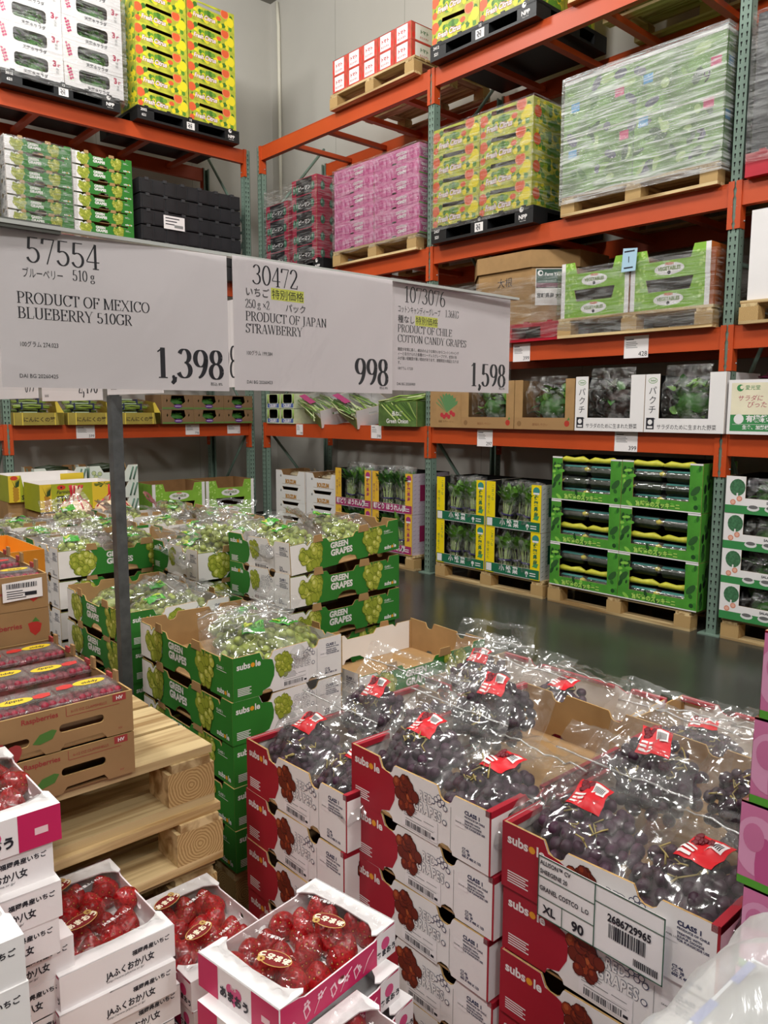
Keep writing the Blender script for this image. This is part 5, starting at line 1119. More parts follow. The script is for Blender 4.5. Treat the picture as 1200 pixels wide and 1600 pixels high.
# ---- stacked wooden pallets with berries, left
PS = make_wood_pallet(1.2, 1.2, .14, 7)
for i in range(5): PS.put((5.606 + .012 * (i % 2) - .012 * (i > 3), -4.204 - .6 - .006 * (i % 3), i * .14), PI, f'empty pale wooden pallet, {ORD[4 - i]} of the pallet stack on the left', 'pallet', 'stacked wooden pallets', rot=(0, 0, PI / 2))
KB = mat('#9c7a52', .8, .08, 10, name='berry_kraft'); BR = mat('#a03a38', .6, name='berry_red_print'); LG = mat('#4c7a34', .6)
def berry_box(word, hmain=.093):
    w, d, h = .40, .52, hmain; slot = lambda a, c, e: rrect(a, c - .008, e, c + .010, .008)
    b = carton(w, d, h, KB, BROWN2, hF={'F': [slot(.085, .034, .18), slot(.24, .045, .335)] if word[0] == 'R' else [slot(.06, .022, .24)]}, bot=[(0, 0), (.08, 0), (.09, .012), (.2, .014), (.21, 0), (.24, 0), (.25, .012), (.33, .014), (.34, 0), (w, 0)] if word[0] == 'R' else None)
    side(b, 'F', w, d)
    if word[0] == 'R':
        b.text('Raspberries', .165, .074, .0155, BR, 'l', bold=.02); b.text('6-12 OZ CLAMSHELLS', .265, .076, .008, BR); b.text('HV', w - .03, .084 - .004, .011, CLEAN, 'c', .0012, .03); b.rect(w - .045, .076, w - .015, .092, BR); b.rect(.255, .07, .256, .09, BR); b.rect(.256, .069, .37, .07, BR)
        b.poly([(.185, .028), (.2, .045), (.225, .05), (.235, .046), (.225, .03), (.2, .024)], LG, .0006); b.text('HV', w - .03, .012, .007, BR, 'c')
        for i, (u, v, q) in enumerate(((.03, .055, .032), (.1, .02, .04), (.14, .0 + .012, .03), (.06, .07, .02))): b.disc(u, v, q, BR, .0005 + i * .00005, q * .6, 14, .4 * i)
        b.poly([(.06, .002), (.12, .03), (.13, .045), (.1, .05), (.07, .04)], BR, .0008)
    else:
        b.text('Strawberries', .33, .045, .02, BR, 'r', bold=.02); b.poly([(.345, .055), (.365, .06), (.38, .05), (.375, .03), (.362, .02), (.35, .032)], mat('#b8322c', .5), .0006); b.poly([(.355, .058), (.365, .07), (.375, .057)], LG, .0008)
    for f in 'RL':
        side(b, f, w, d)
        for u in (.07, .2, .33, .45):
            b.slab([(u, h - .002), (u + .02, h - .002), (u + .02, h + .026), (u, h + .026)], KB, .006, KB, KB); b.slab([(u + .035, h - .002), (u + .06, h - .002), (u + .06, h + .012), (u + .035, h + .012)], BR, .005, BR, BR)
    return b, (w, d, h)
_b, dm = berry_box('Raspberries'); RAB = Proto('raspberry_box', _b, dims=dm); _b2, dm2 = berry_box('Strawberries'); STB = Proto('strawberry_crate', _b2, dims=dm2)
def rl(pr, xf, yr, z, rz=0): w, d, h = pr.dims; return (xf - d / 2, yr - w / 2, z)
for i in range(2): RAB.put(rl(RAB, 6.20, -4.41, .70 + i * .096), PI / 2, f'brown raspberry box with red print, {("lower", "upper")[i]} one on the wooden pallets', 'box', 'raspberry boxes')
for i in range(4):
    o = STB.put(rl(STB, 5.67, -4.40, .70 + i * .092), PI / 2 - .02, f'brown strawberry crate, {ORD[3 - i]} of the stack behind the raspberries', 'box', 'strawberry crates')
s = MB(); s.fr((5.678, -4.52, 1.005), (0, 1, 0), (0, 0, 1)); s.slab([(0, 0), (.1, .004), (.1, .055), (0, .05)], PAPER, .0006); x = .01; r = random.Random(1)
while x < .085: q = r.choice((.0015, .003)); s.rect(x, .034, x + q, .047, INK, .0008); x += q + .0018
for i in range(4): s.rect(.01, .026 - i * .006, .05 + .008 * (i % 2), .028 - i * .006, INK, .0008)
s.rect(.055, .012, .085, .022, INK, .0008); props(link('box_sticker', s), 'white barcode sticker on the top strawberry crate', 'sticker')
ob = carton(.42, .4, .12, mat('#d98a24', .5, .05, 8, name='orange_card'), mat('#e89a2c', .5), pF=[(0, .12), (.14, .12), (.15, .145), (.19, .145), (.2, .1), (.28, .1), (.3, .12), (.42, .12)]); OB = Proto('orange_carton', ob, dims=(.42, .4, .12))
for i in range(4): OB.put((4.90, -4.43, .70 + i * .08), PI / 2, f'bright orange carton, {ORD[3 - i]} of the stack behind the strawberry crates', 'box', 'orange cartons', sc=(1, 1, .66 if i < 3 else .8))
# clamshells of raspberries
CLAM = film_mat('clamshell_plastic', .14, .05, 6, .25, .05, streak=.1)
def clamshell(seed):
    w, d, h = .17, .115, .05; b = MB(); rr = random.Random(seed)
    def sh(z0, z1, ins0, ins1, m):
        P0 = rrect(-w / 2 + ins0, -d / 2 + ins0, w / 2 - ins0, d / 2 - ins0, .015); P1 = rrect(-w / 2 + ins1, -d / 2 + ins1, w / 2 - ins1, d / 2 - ins1, .015); n = len(P0)
        b.add([(x, y, z0) for x, y in P0] + [(x, y, z1) for x, y in P1], [(i, (i + 1) % n, n + (i + 1) % n, n + i) for i in range(n)], m, True)
    sh(.0, .036, .012, .004, CLAM); sh(.036, .036, .004, 0, CLAM); sh(.036, .04, 0, 0, CLAM); sh(.04, .04, 0, .012, CLAM); sh(.04, .052, .012, .016, CLAM); sh(.052, .052, .016, .06, CLAM); b.box((-.06, -.03, .0518), (.06, .03, .052), CLAM)
    f = MB(); RM = mat('#8e2137', .4, .25, 30, name='raspberry')
    for i in range(9):
        for j in range(6): f.ball((-w / 2 + .02 + i * .0162 + rr.uniform(-.003, .003), -d / 2 + .018 + j * .0158 + rr.uniform(-.003, .003), .033 + rr.uniform(-.004, .004)), .0105, RM, 8, 6)
    f.box((-w / 2 + .012, -d / 2 + .012, .004), (w / 2 - .012, d / 2 - .012, .03), RM)
    l = MB(); l.fr((0, 0, .0525), (1, 0, 0), (0, 1, 0)); l.disc(.02, .012, .036, mat('#e7c52c', .4), .0, .018, 20); l.poly([(-.055, .0), (-.05, .02), (-.03, .026), (-.016, .02), (-.018, .002), (-.035, -.004)], mat('#c8322f', .4), .0003); l.text('giddy', .02, .004, .018, INK, 'c', .0004, .02, .2)
    return Proto('raspberry_clamshell', b, [('label', l, (0, 0, 0), (0, 0, 0), [], 'yellow oval label')], (w, d, h)), f.mesh('raspberries')
CL, RM_ = clamshell(3)
def put_clams(x0, z, where, grp, ys, xs, fl=0):
    for i, x in enumerate(xs):
        for j, y in enumerate(ys):
            rz = PI / 2 + (PI if (i + j) % 2 else 0); lab = f'{("front", "second", "rear")[i]} {("right", "middle", "left")[j]} clear berry clamshell with yellow label in {where}'
            CL.put((x, y, z), rz, lab, 'punnet', grp); o = link('raspberries', RM_, (x, y, z + .001), (0, 0, rz)); props(o, f'raspberries in the {("front", "second", "rear")[i]} {("right", "middle", "left")[j]} clamshell of {where}', 'berries', grp.replace('clamshells', 'fruit'), 'stuff')
put_clams(0, .70 + .096 + .044, 'the top raspberry box', 'raspberry clamshells', (-4.485, -4.61, -4.735), (6.105, 5.925, 5.755))
put_clams(0, .70 + 3 * .092 + .04, 'the top strawberry crate', 'strawberry crate clamshells', (-4.475, -4.60, -4.725), (5.575, 5.395))
# ---- strawberry trays
TR = Proto('strawberry_tray', straw_box(), dims=SB)
PSS = make_wood_pallet(1.1, 1.0, .14)
def strawberry_mesh():
    m = bpy.data.materials.new('strawberry_skin'); m.use_nodes = True; nt = m.node_tree; N = nt.nodes.new; Lk = nt.links.new; p = nt.nodes['Principled BSDF']
    tc = N('ShaderNodeTexCoord'); vo = N('ShaderNodeTexVoronoi'); vo.inputs['Scale'].default_value = 185; vo.inputs['Randomness'].default_value = .45
    cr = N('ShaderNodeValToRGB'); e = cr.color_ramp.elements; e[0].position = .0; e[0].color = lin('#d8ab52'); e[1].position = .75; e[1].color = lin('#b3161c')
    q = e.new(.16); q.color = lin('#cf8a3c'); q = e.new(.22); q.color = lin('#6e090e'); q = e.new(.42); q.color = lin('#9a1016')
    oi = N('ShaderNodeObjectInfo'); hs = N('ShaderNodeHueSaturation'); ma = N('ShaderNodeMath'); ma.operation = 'MULTIPLY_ADD'; ma.inputs[1].default_value = .45; ma.inputs[2].default_value = .75
    Lk(tc.outputs['Object'], vo.inputs['Vector']); Lk(vo.outputs['Distance'], cr.inputs[0]); Lk(oi.outputs['Random'], ma.inputs[0]); Lk(ma.outputs[0], hs.inputs['Value']); Lk(cr.outputs[0], hs.inputs['Color']); Lk(hs.outputs[0], p.inputs['Base Color'])
    bp = N('ShaderNodeBump'); bp.inputs['Strength'].default_value = .8; bp.inputs['Distance'].default_value = .0015; Lk(vo.outputs['Distance'], bp.inputs['Height']); Lk(bp.outputs[0], p.inputs['Normal']); p.inputs['Roughness'].default_value = .32
    b = MB(); rings = [(0, .0), (.002, .0045), (.007, .0095), (.014, .0142), (.022, .018), (.029, .0194), (.035, .0165), (.039, .009), (.0398, .0)]
    b.tube([(0, 0, z) for z, _ in rings], [max(q, .0003) for _, q in rings], m, 16)
    c = MB(); G = mat('#4f8a34', .5)
    for i in range(7): leaf(c, (0, 0, .0395), (math.cos(i * .9), math.sin(i * .9), .1), .016, .004, G, .5, 3)
    return b.mesh('strawberry'), c.mesh('calyx')
SMESH, CMESH = strawberry_mesh()
def sheet_pack():
    b = MB()
    b.grid(lambda u, v: Vector((-.098 + .196 * u, -.063 + .126 * v, .004 + .006 * abs(noise.noise(Vector((u * 7, v * 9, 2)))) + .012 * math.sin(PI * u) ** .5 * math.sin(PI * v) ** .5 + .012 * max(0, abs(v - .5) - .4) * 10 * (1 + .5 * math.sin(u * 30)))), 30, 22, FILM2)
    l = MB(); l.fr((-.03, .02, .0255), (.96, .25, 0), (-.25, .96, 0)); GD = mat('#d9b46a', .4, metal=.3); RDP = mat('#7d1a1e', .4)
    l.poly([(.034 * math.cos(2 * PI * i / 20), .019 * math.sin(2 * PI * i / 20)) for i in range(20)], GD, -.0004); l.poly([(.032 * math.cos(2 * PI * i / 20), .0175 * math.sin(2 * PI * i / 20)) for i in range(20)], RDP, 0); l.text('あまおう', 0, -.007, .0165, mat('#f4ead0', .5), 'c', .0005, .05); l.text('JA全農ふくれん', .045, -.05, .009, CLEAN, 'c', .0005, .02)
    for k in range(8): l.disc(.022 + .005 * math.cos(k * .785), .011 + .005 * math.sin(k * .785), .0028, GD, .0008, n=6)
    return b, l
_f, _l = sheet_pack(); SHT = Proto('film_cover', _f, [('printed_logo', _l, (0, 0, 0), (0, 0, 0), [], 'gold-edged oval logo')])
def fill_tray(loc, rz, where, npk=2, rot=None):
    R = random.Random(int(abs(loc[0] * 1000))); M = Matrix.Translation(loc) @ (Euler(rot).to_matrix().to_4x4() if rot else Matrix.Rotation(rz, 4, 'Z'))
    cys = (-.068, .068); pr = rank([M @ Vector((0, q, 0)) for q in cys], depth)
    for k in range(npk):
        cy = cys[k]; pk = ('near', 'far')[pr[k]]
        P = [[M @ Vector((-.066 + .044 * i + R.uniform(-.004, .004), cy - .042 + .042 * j + R.uniform(-.004, .004), 0.0575 + R.uniform(0, .004))) for i in range(4)] for j in range(3)]
        rr = rank([row[1] for row in P], depth)
        for j, row in enumerate(P):
            rl_ = rank(row)
            for i, p in enumerate(row):
                o = link('strawberry', SMESH, p, (PI + R.uniform(-.55, .55), R.uniform(-.55, .55), R.uniform(-3, 3)), None, [R.uniform(1.3, 1.5)] * 3); props(o, f'{LR[4][rl_[i]]} red strawberry, {("near", "middle", "far")[rr[j]]} row, {pk} pack of the {where}', 'strawberry', f'strawberries in the {pk} pack of the {where}')
                link('calyx', CMESH, (0, 0, 0), (0, 0, 0), o)
        q = M @ Vector((0, cy, .058)); SHT.put(q, 0, f'clear printed film over the {pk} pack of the {where}', 'plastic film', 'strawberry pack films', rot or (0, 0, rz))
def tray_stack(x, y, ztop, n, rz, nm, jit=.012, fill=True, off=None, flip=False):
    h = SB[2]; R = random.Random(n + int(x * 100))
    for i in range(n):
        z = ztop - h * (n - i); top = i == n - 1; dx, dy = (0, 0) if top else (R.uniform(-jit, jit), R.uniform(-jit, jit))
        if off and not top: dx, dy = dx + off[0], dy + off[1]
        TR.put((x + dx, y + dy, z), rz + ((PI if flip else 0) if top else R.uniform(-.03, .03)), f'white strawberry tray, {ORD[n - 1 - i]} of the {nm}', 'box', f'strawberry trays of the {nm}')
    if fill: fill_tray((x, y, ztop - h), rz, nm)
tray_stack(6.37, -4.592, .53, 6, PI / 2, 'middle-left tray stack')
tray_stack(6.375, -4.355, .40, 4, PI / 2 + .03, 'rear tray stack')
tray_stack(6.705, -4.325, .53, 6, PI + .14, 'front tray stack', off=(.045, -.012))
tray_stack(6.37, -4.79, .845, 11, PI / 2, 'tall left tray stack', .016, flip=True)
tray_stack(6.68, -4.945, .845, 11, PI / 2, 'far left tray stack', .006, False)
tray_stack(6.975, -4.37, .461, 5, PI / 2 + .1, 'bottom edge tray stack')
for i, (x, y) in enumerate(((6.78, -4.62),)): PSS.put((x, y, 0), PI / 2, 'wooden pallet under the white strawberry trays', 'pallet')
# ---- pineapple boxes and netted bags, far left between the racks
PNA.put((1.21, -2.71, .695), PI / 2, 'yellow stick pineapple box behind the grape stacks', 'box'); PNB.put((.80, -2.82, .745), PI / 2, 'cut-front stick pineapple box beside the left rack post', 'box')
WCT2 = Proto('carton', carton(.62, .5, .56, BROWN, BROWN2, closed=True), dims=(.62, .5, .55))
PWL.put((1.05, -2.95, 0), PI / 2, 'wooden pallet under the pineapple boxes', 'pallet')
WCT2.put((1.26, -2.69, .12), PI / 2, 'brown carton under the stick pineapple box', 'box'); WCT2.put((.70, -2.82, .12), PI / 2, 'brown carton under the cut-front pineapple box', 'box', sc=(1, 1, 1.12))
def net_bag(seed):
    b = MB(); s = MB(); r = random.Random(seed); NM = mat('#e6cfae', .5, .15, 30); RS_ = mat('#c8283a', .5)
    b.ball((0, 0, .085), 1, NM, 16, 10, (.13, .1, .09))
    s.tube([(0, 0, .16), (.01, 0, .2), (.02, .01, .25)], [.06, .022, .035], NM, 10)
    for k in range(9): a = k * .7; s.tube([(.055 * math.cos(a), .055 * math.sin(a), .15), (.024 * math.cos(a), .024 * math.sin(a), .2), (.02 + .04 * math.cos(a), .04 * math.sin(a), .26)], .006, RS_, 5)
    for k in range(6): a = k * 1.05; s.tube([(.12 * math.cos(a), .09 * math.sin(a), .12), (.08 * math.cos(a), .06 * math.sin(a), .155), (.055 * math.cos(a), .05 * math.sin(a), .165)], .007, RS_, 5)
    return Proto('net_bag', b, [('net_neck', s, (0, 0, 0), (0, 0, 0), [], 'red and white twisted neck')])
for i, (x, y, z) in enumerate(((2.1, -3.0, .665), (2.2, -2.76, .665))): net_bag(i).put((x, y, z), .4 * i, sc=(1.25, 1.1, 1.15), label= f'{("left", "right")[i]} pale net bag with red striped neck beside the pineapple boxes', cat='bag', group='net bags')
NT = Proto('carton', carton(.7, .6, .66, mat('#c43a62', .5), BROWN2, closed=True)); NT.put((2.15, -2.9, 0), .1, 'pink topped bin under the net bags', 'box')
# ================================================================ PRICE SIGNS
SER = {}
def _arc(cx, cy, rx, ry, a0, a1, n=14): return [(cx + rx * math.cos(math.radians(a0 + (a1 - a0) * i / n)), cy + ry * math.sin(math.radians(a0 + (a1 - a0) * i / n))) for i in range(n + 1)]
def _gl():
    G = {}; V = lambda x, y0=0, y1=1: [(x, y0), (x, y1)]
    def stem(x, y0=0, y1=1, s=.13): return [('p', V(x, y0, y1))] + [('s', x - s, x + s, y) for y in ((y0,) if y0 == 0 else ()) + ((y1,) if y1 == 1 else ())]
    G['0'] = (.56, [('p', _arc(.28, .5, .21, .47, 90, 450, 28))]); G['1'] = (.5, [('p', V(.27, 0, .98)), ('s', .12, .42, 0), ('p', [(.1, .84), (.27, .97)])])
    G['2'] = (.54, [('p', [(.08, .74)] + _arc(.26, .73, .18, .24, 170, -20, 14) + [(.36, .5), (.08, .05)]), ('h', .06, .48, .035), ('p', [(.45, .0), (.49, .2)])])
    G['3'] = (.54, [('p', _arc(.25, .74, .17, .22, 160, -85, 14)), ('p', _arc(.24, .28, .21, .25, 88, -160, 16))]); G['4'] = (.56, [('p', V(.38, 0, .97)), ('p', [(.38, .97), (.05, .3)]), ('h', .05, .53, .28), ('s', .27, .5, 0)])
    G['5'] = (.54, [('p', [(.14, .95), (.11, .52)] + _arc(.25, .29, .2, .27, 125, -160, 16)), ('h', .14, .44, .94)]); G['6'] = (.56, [('p', _arc(.28, .29, .19, .27, 0, 360, 24)), ('p', [(.09, .3)] + _arc(.42, .32, .33, .63, 175, 100, 12))])
    G['7'] = (.52, [('h', .07, .48, .94), ('p', [(.47, .94), (.2, 0)]), ('p', [(.07, .94), (.05, .75)])]); G['8'] = (.56, [('p', _arc(.28, .74, .16, .22, 0, 360, 22)), ('p', _arc(.28, .26, .2, .25, 0, 360, 24))]); G['9'] = (.56, [('p', _arc(.28, .68, .19, .27, 0, 360, 24)), ('p', [(.47, .68)] + _arc(.14, .66, .33, .63, 0, -80, 12))])
    G[','] = (.26, [('d', .12, .05, .055), ('p', [(.16, .05), (.15, -.08), (.07, -.17)])]); G['.'] = (.26, [('d', .12, .05, .055)]); G[' '] = (.3, [])
    G['P'] = (.6, stem(.14) + [('p', [(.14, .97)] + _arc(.3, .73, .22, .24, 90, -90, 14) + [(.14, .49)])]); G['R'] = (.66, stem(.14) + [('p', [(.14, .97)] + _arc(.3, .74, .2, .23, 90, -90, 14) + [(.14, .51)]), ('p', [(.3, .5), (.58, .02)]), ('s', .52, .66, 0)])
    G['O'] = (.76, [('p', _arc(.38, .5, .31, .48, 90, 450, 28))]); G['D'] = (.74, stem(.14) + [('p', [(.14, .97), (.3, .97)] + _arc(.33, .5, .32, .47, 80, -80, 18) + [(.3, .03), (.14, .03)])])
    G['U'] = (.74, [('p', [(.15, 1), (.15, .3)] + _arc(.37, .28, .22, .26, 180, 360, 16) + [(.59, 1)]), ('s', .02, .28, 1), ('s', .48, .7, 1)]); G['C'] = (.68, [('p', _arc(.38, .5, .31, .48, 40, 320, 24)), ('p', [(.62, .97), (.62, .72)]), ('p', [(.62, .2), (.6, .1)])])
    G['T'] = (.64, stem(.32, 0, .96) + [('h', .05, .59, .96), ('p', [(.05, .97), (.04, .74)]), ('p', [(.59, .97), (.6, .74)])]); G['F'] = (.58, stem(.14) + [('h', .14, .52, .96), ('p', [(.52, .97), (.53, .76)]), ('h', .14, .4, .52), ('p', [(.4, .62), (.4, .42)])]); G['E'] = (.62, G['F'][1] + [('h', .14, .55, .035), ('p', [(.55, .02), (.58, .25)])])
    G['L'] = (.6, stem(.14) + [('h', .14, .53, .035), ('p', [(.53, .02), (.56, .26)])]); G['M'] = (.9, [('p', V(.14, 0, 1)), ('s', .03, .24, 0), ('s', .02, .2, 1), ('p', [(.16, .98), (.45, .02)]), ('p', [(.74, .98), (.45, .02)]), ('p', V(.76, 0, 1)), ('s', .64, .88, 0), ('s', .7, .88, 1)])
    G['X'] = (.72, [('p', [(.1, .98), (.62, .02)]), ('p', [(.6, .98), (.1, .02)])] + [('s', a - .1, a + .1, y) for a, y in ((.1, 1), (.6, 1), (.1, 0), (.62, 0))]); G['I'] = (.34, stem(.17)); G['B'] = (.64, stem(.14) + [('p', [(.14, .97)] + _arc(.3, .75, .19, .22, 90, -90, 12) + [(.14, .53)] + _arc(.32, .28, .23, .25, 90, -90, 14) + [(.14, .03)])])
    G['Y'] = (.7, stem(.35, 0, .45) + [('p', [(.1, .98), (.35, .44)]), ('p', [(.6, .98), (.35, .44)]), ('s', .0, .2, 1), ('s', .52, .7, 1)]); G['G'] = (.74, [('p', _arc(.38, .5, .31, .48, 40, 330, 24)), ('p', [(.63, .08), (.63, .42)]), ('s', .5, .73, .42), ('p', [(.62, .97), (.62, .74)])])
    G['J'] = (.42, [('p', [(.24, 1), (.24, .1), (.18, -.1), (.05, -.14)]), ('s', .12, .38, 1)]); G['A'] = (.7, [('p', [(.1, 0), (.33, .98)]), ('p', [(.36, .98), (.6, 0)]), ('h', .17, .52, .33), ('s', .0, .2, 0), ('s', .48, .7, 0)]); G['N'] = (.76, [('p', V(.15, 0, 1)), ('p', [(.15, .98), (.6, .02)]), ('p', V(.6, 0, 1)), ('s', .04, .26, 0), ('s', .02, .16, 1), ('s', .5, .7, 1)])
    G['S'] = (.52, [('p', _arc(.26, .74, .17, .22, 30, 215, 14) + [(.3, .5)] + _arc(.24, .26, .19, .24, 45, -150, 14)), ('p', [(.42, .95), (.42, .76)]), ('p', [(.06, .05), (.06, .26)])]); G['W'] = (.98, [('p', [(.1, .98), (.3, .02)]), ('p', [(.3, .02), (.5, .98)]), ('p', [(.5, .98), (.7, .02)]), ('p', [(.7, .02), (.88, .98)]), ('s', .0, .2, 1), ('s', .4, .58, 1), ('s', .8, .98, 1)])
    G['H'] = (.76, stem(.14) + stem(.62) + [('h', .14, .62, .52)]); G['K'] = (.72, stem(.14) + [('p', [(.58, .98), (.16, .42)]), ('p', [(.28, .58), (.6, .02)]), ('s', .48, .7, 1), ('s', .5, .72, 0)]); G['g'] = (.5, [('p', _arc(.22, .46, .14, .17, 0, 360, 16)), ('p', _arc(.24, .02, .19, .13, 0, 360, 18)), ('p', [(.34, .58), (.46, .62)])])
    G['×'] = (.6, [('p', [(.1, .2), (.5, .65)]), ('p', [(.1, .65), (.5, .2)])])
    return G
SER = _gl()
def serif(b, txt, u, v, s, m, al='l', d=.0003, sx=.86, thick=.1, thin=.035):
    tot = sum(SER[c][0] for c in txt) * s * sx; x = u - (tot if al == 'r' else tot / 2 if al == 'c' else 0); k = [0]
    def dd(): k[0] += 1; return d + .000004 * (k[0] % 9)
    for c in txt:
        w, st = SER[c]
        P = lambda a, q: (x + a * s * sx, v + q * s)
        for e in st:
            if e[0] == 'p':
                pts = [Vector((a * sx, q)) for a, q in e[1]]; Lf, Rt = [], []
                for i, p in enumerate(pts):
                    t = (pts[min(i + 1, len(pts) - 1)] - pts[max(0, i - 1)]).normalized(); n = Vector((-t.y, t.x)); hw = (thin + (thick - thin) * abs(t.y) ** 1.5) / 2
                    # diagonal strokes going up to the right stay thin
                    if t.x * t.y > 0 and len(pts) == 2 and abs(t.x) > .12: hw = thin * .65
                    Lf.append(p + n * hw); Rt.append(p - n * hw)
                vs = [b.P(x + q.x * s, v + q.y * s, d) for pr in zip(Lf, Rt) for q in pr]
                b.add(vs, [(2 * i, 2 * i + 1, 2 * i + 3, 2 * i + 2) for i in range(len(pts) - 1)], m)
            elif e[0] in 'sh':
                t = thin / 2; y = e[3] + (t if e[3] < .05 else -t if e[3] > .9 else 0) * (e[0] == 's'); b.poly([P(e[1], y - t), P(e[2], y - t), P(e[2], y + t), P(e[1], y + t)], m, dd())
            elif e[0] == 'd': b.disc(*P(e[1], e[2]), e[3] * s, m, dd(), n=12)
        x += w * s * sx
    return tot
SHEET = mat('#f4edef', .5, .015, 4, name='sign_paper'); SLV = film_mat('sign_sleeve_film', .035, .0, 3, .25, .06, streak=.02)
HIL = mat('#eaf06a', .6, name='yellow_highlight')
def sign(y0, y1, zb0, x0, lab, art, x1=None):
    L = y1 - y0; h = .209; x1 = x0 if x1 is None else x1; U = Vector((x1 - x0, L, 0)).normalized()
    root = bpy.data.objects.new('price_sign', None); COL.objects.link(root); root.location = (x0, y0, zb0); props(root, lab, 'sign', 'price signs')
    c = MB(); c.fr((0, 0, 0), U, (0, 0, 1)); c.slab([(0, 0), (L, 0), (L, h), (0, h)], SHEET, .0012); art(c, L, h); link('card', c, (0, 0, 0), (0, 0, 0), root)
    s = MB(); s.fr((.0025, 0, 0), U, (0, 0, 1)); s.grid(lambda u, v: s.P(-.004 + (L + .006) * u, -.004 + (h + .006) * v, .0015 + .002 * noise.noise(Vector((u * 3, v * 2, L * 40)))), 14, 10, SLV); link('clear_sleeve', s, (0, 0, 0), (0, 0, 0), root)
    return root
def art1(c, L, h):
    serif(c, '57554', .038, h - .043, .035, INK, sx=1.05); c.text('ブルーベリー', .032, h - .062, .0145, INK, d=.0003, sx=.62); serif(c, '510 g', .098, h - .061, .015, INK)
    serif(c, 'PRODUCT OF MEXICO', .024, h - .097, .0152, INK, thick=.13, sx=1.12); serif(c, 'BLUEBERRY 510GR', .024, h - .117, .0152, INK, thick=.13, sx=1.12)
    c.text('100グラム 274.023', .024, .055, .0085, INK, d=.0003, sx=.75); c.text('DAI BG 20260425', .022, .013, .0075, INK, d=.0003, sx=.9); serif(c, '1,398', L - .009, .018, .046, INK, 'r', thick=.165, sx=1.02); c.text('税込 8%', L - .012, .0085, .006, INK, 'r', .0003)
def art2(c, L, h):
    serif(c, '30472', .036, h - .04, .032, INK, sx=1.05); c.text('いちご', .022, h - .058, .0155, INK); c.rect(.072, h - .061, .139, h - .042, HIL, .00015); c.text('特別価格', .073, h - .058, .0165, INK, d=.0003)
    serif(c, '250 g ×2', .022, h - .078, .014, INK); c.text('パック', .1, h - .077, .0145, INK); serif(c, 'PRODUCT OF JAPAN', .022, h - .098, .0148, INK, thick=.13, sx=1.13); serif(c, 'STRAWBERRY', .022, h - .117, .0148, INK, thick=.13, sx=1.13)
    c.text('100グラム 199.584', .022, .057, .0085, INK, d=.0003, sx=.75); c.text('DAI BG 20260423', .022, .011, .0075, INK, d=.0003, sx=.9); serif(c, '998', L - .010, .014, .05, INK, 'r', thick=.165, sx=1.0); c.text('税込 8%', L - .012, .008, .006, INK, 'r', .0003)
def art3(c, L, h):
    serif(c, '1073076', .034, h - .041, .031, INK, sx=1.02); c.text('コットンキャンディーグレープ', .018, h - .06, .015, INK, d=.0003, sx=.57); serif(c, '1.36KG', .152, h - .06, .0145, INK); c.text('種なし', .018, h - .079, .0155, INK); c.rect(.066, h - .083, .13, h - .064, HIL, .00015); c.text('特別価格', .067, h - .079, .016, INK, d=.0003)
    serif(c, 'PRODUCT OF CHILE', .018, h - .098, .0145, INK, thick=.13, sx=1.1); serif(c, 'COTTON CANDY GRAPES', .018, h - .117, .0145, INK, thick=.13, sx=1.13)
    for i, tx in enumerate(('糖度が非常に高く、綿あめのような味わいからコットンキャンデ', 'ィーと名付けられた新種のシードレスグレープです。皮目の色', 'みが強い程糖度が高い傾向があります。期間限定の商品となりま', 'す。')): c.text(tx, .018, h - .133 - i * .0085, .0072, INK, d=.0003, sx=.85)
    c.text('100グラム 117.530', .018, h - .169, .007, INK, d=.0003, sx=.75); c.text('DAI BG 20260400', .016, .01, .0075, INK, d=.0003, sx=.9); serif(c, '1,598', L - .012, .013, .05, INK, 'r', thick=.165, sx=1.0); c.text('税込 8%', L - .014, .0075, .006, INK, 'r', .0003)
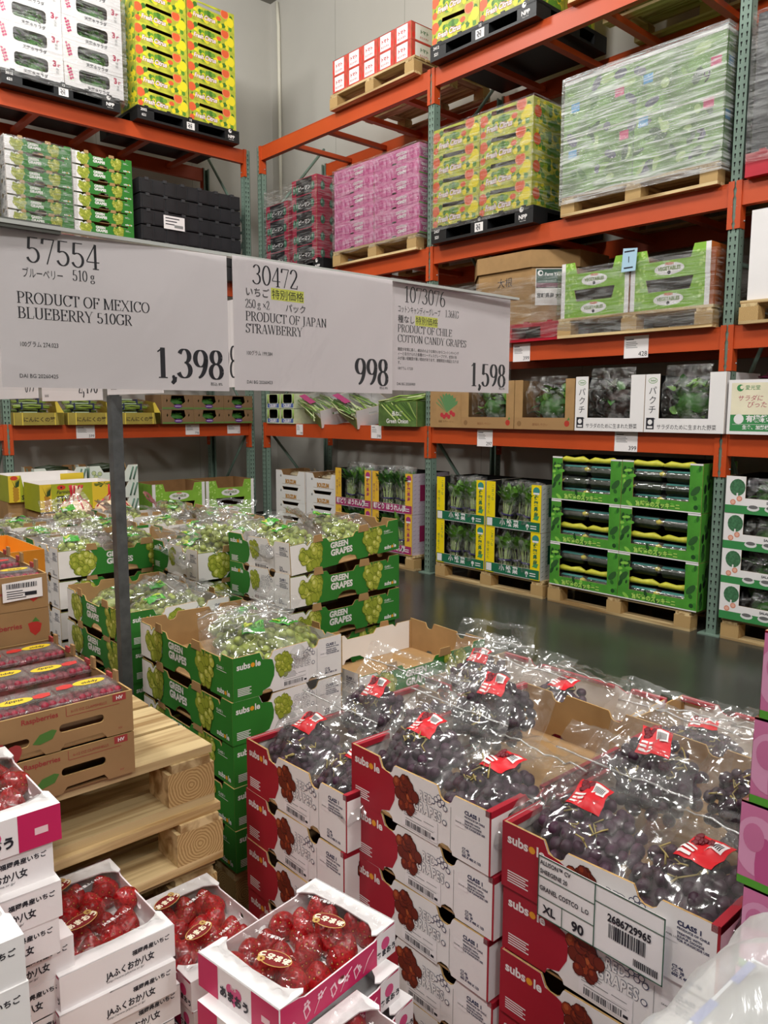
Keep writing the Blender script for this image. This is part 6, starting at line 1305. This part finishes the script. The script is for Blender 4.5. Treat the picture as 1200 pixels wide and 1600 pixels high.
sign(-4.782, -4.447, 1.532, 6.684, 'nearest white price sign, 57554 blueberry from Mexico, 1,398', art1, 6.704); sign(-4.440, -4.094, 1.534, 6.709, 'middle white price sign, 30472 strawberry from Japan, 998', art2, 6.703); sign(-4.086, -3.721, 1.541, 6.690, 'farthest white price sign, 1073076 cotton candy grapes from Chile, 1,598', art3, 6.680)
bar = MB(); GP = mat('#6f716d', .3, .05, 6, metal=.5, name='grey_sign_rail'); bar.box((6.686, -5.1, 1.7425), (6.700, -3.715, 1.7475), mat('#b9bcb8', .2, spec=.6)); bar.box((6.675, -5.16, 0), (6.715, -5.12, 1.76), GP); bar.box((6.60, -5.25, 0), (6.80, -5.03, .012), GP); bar.box((6.688, -5.12, 1.738), (6.698, -4.7, 1.75), GP)
props(link('sign_stand', bar), 'grey stand with a thin clear rail carrying the three near price signs', 'sign stand')
# rear row of signs on the grey pole
pole = MB(); PM = mat('#4f5152', .5, .25, 30, bump=.1, name='speckled_grey_steel'); pole.box((-.017, -.017, 0), (.017, .017, 1.545), PM)
rail = MB(); rail.box((-1.2, -.012, 1.53), (.82, -.004, 1.76), mat('#dcd9d6', .4)) if False else rail.box((-1.2, -.006, 1.735), (.82, .0, 1.75), PM); rail.box((-.012, -.012, 1.54), (.012, .012, 1.74), PM)
foot = MB(); foot.box((-.08, -.03, 0), (.08, .03, .008), PM)
Proto('sign_pole', None, [('post', pole), ('rail', rail), ('foot', foot)]).put((5.44, -4.1, 0), 0, 'speckled dark grey square pole with a rail of rear price signs', 'pole')
for i, (x0, x1, z, pr, sml) in enumerate(((4.22, 4.83, 1.545, '699', ''), (4.885, 5.42, 1.533, '2,498', ''), (5.45, 5.82, 1.548, '998', ''), (5.83, 6.24, 1.556, '798', ''))):
    c = MB(); L = x1 - x0; c.fr((x0, -4.125 - .004 * (i % 2), z), (1, 0, 0), (0, 0, 1)); c.slab([(0, 0), (L, 0), (L, .2), (0, .2)], SHEET, .002)
    serif(c, pr, L - .03, .022, .075, INK, 'r', thick=.12); c.text('DAI BG', .03, .015, .012, INK)
    props(link('price_sign', c), f'{("leftmost", "second from left", "third from left", "rightmost")[i]} rear price sign on the grey pole rail, mostly hidden', 'sign', 'rear price signs')
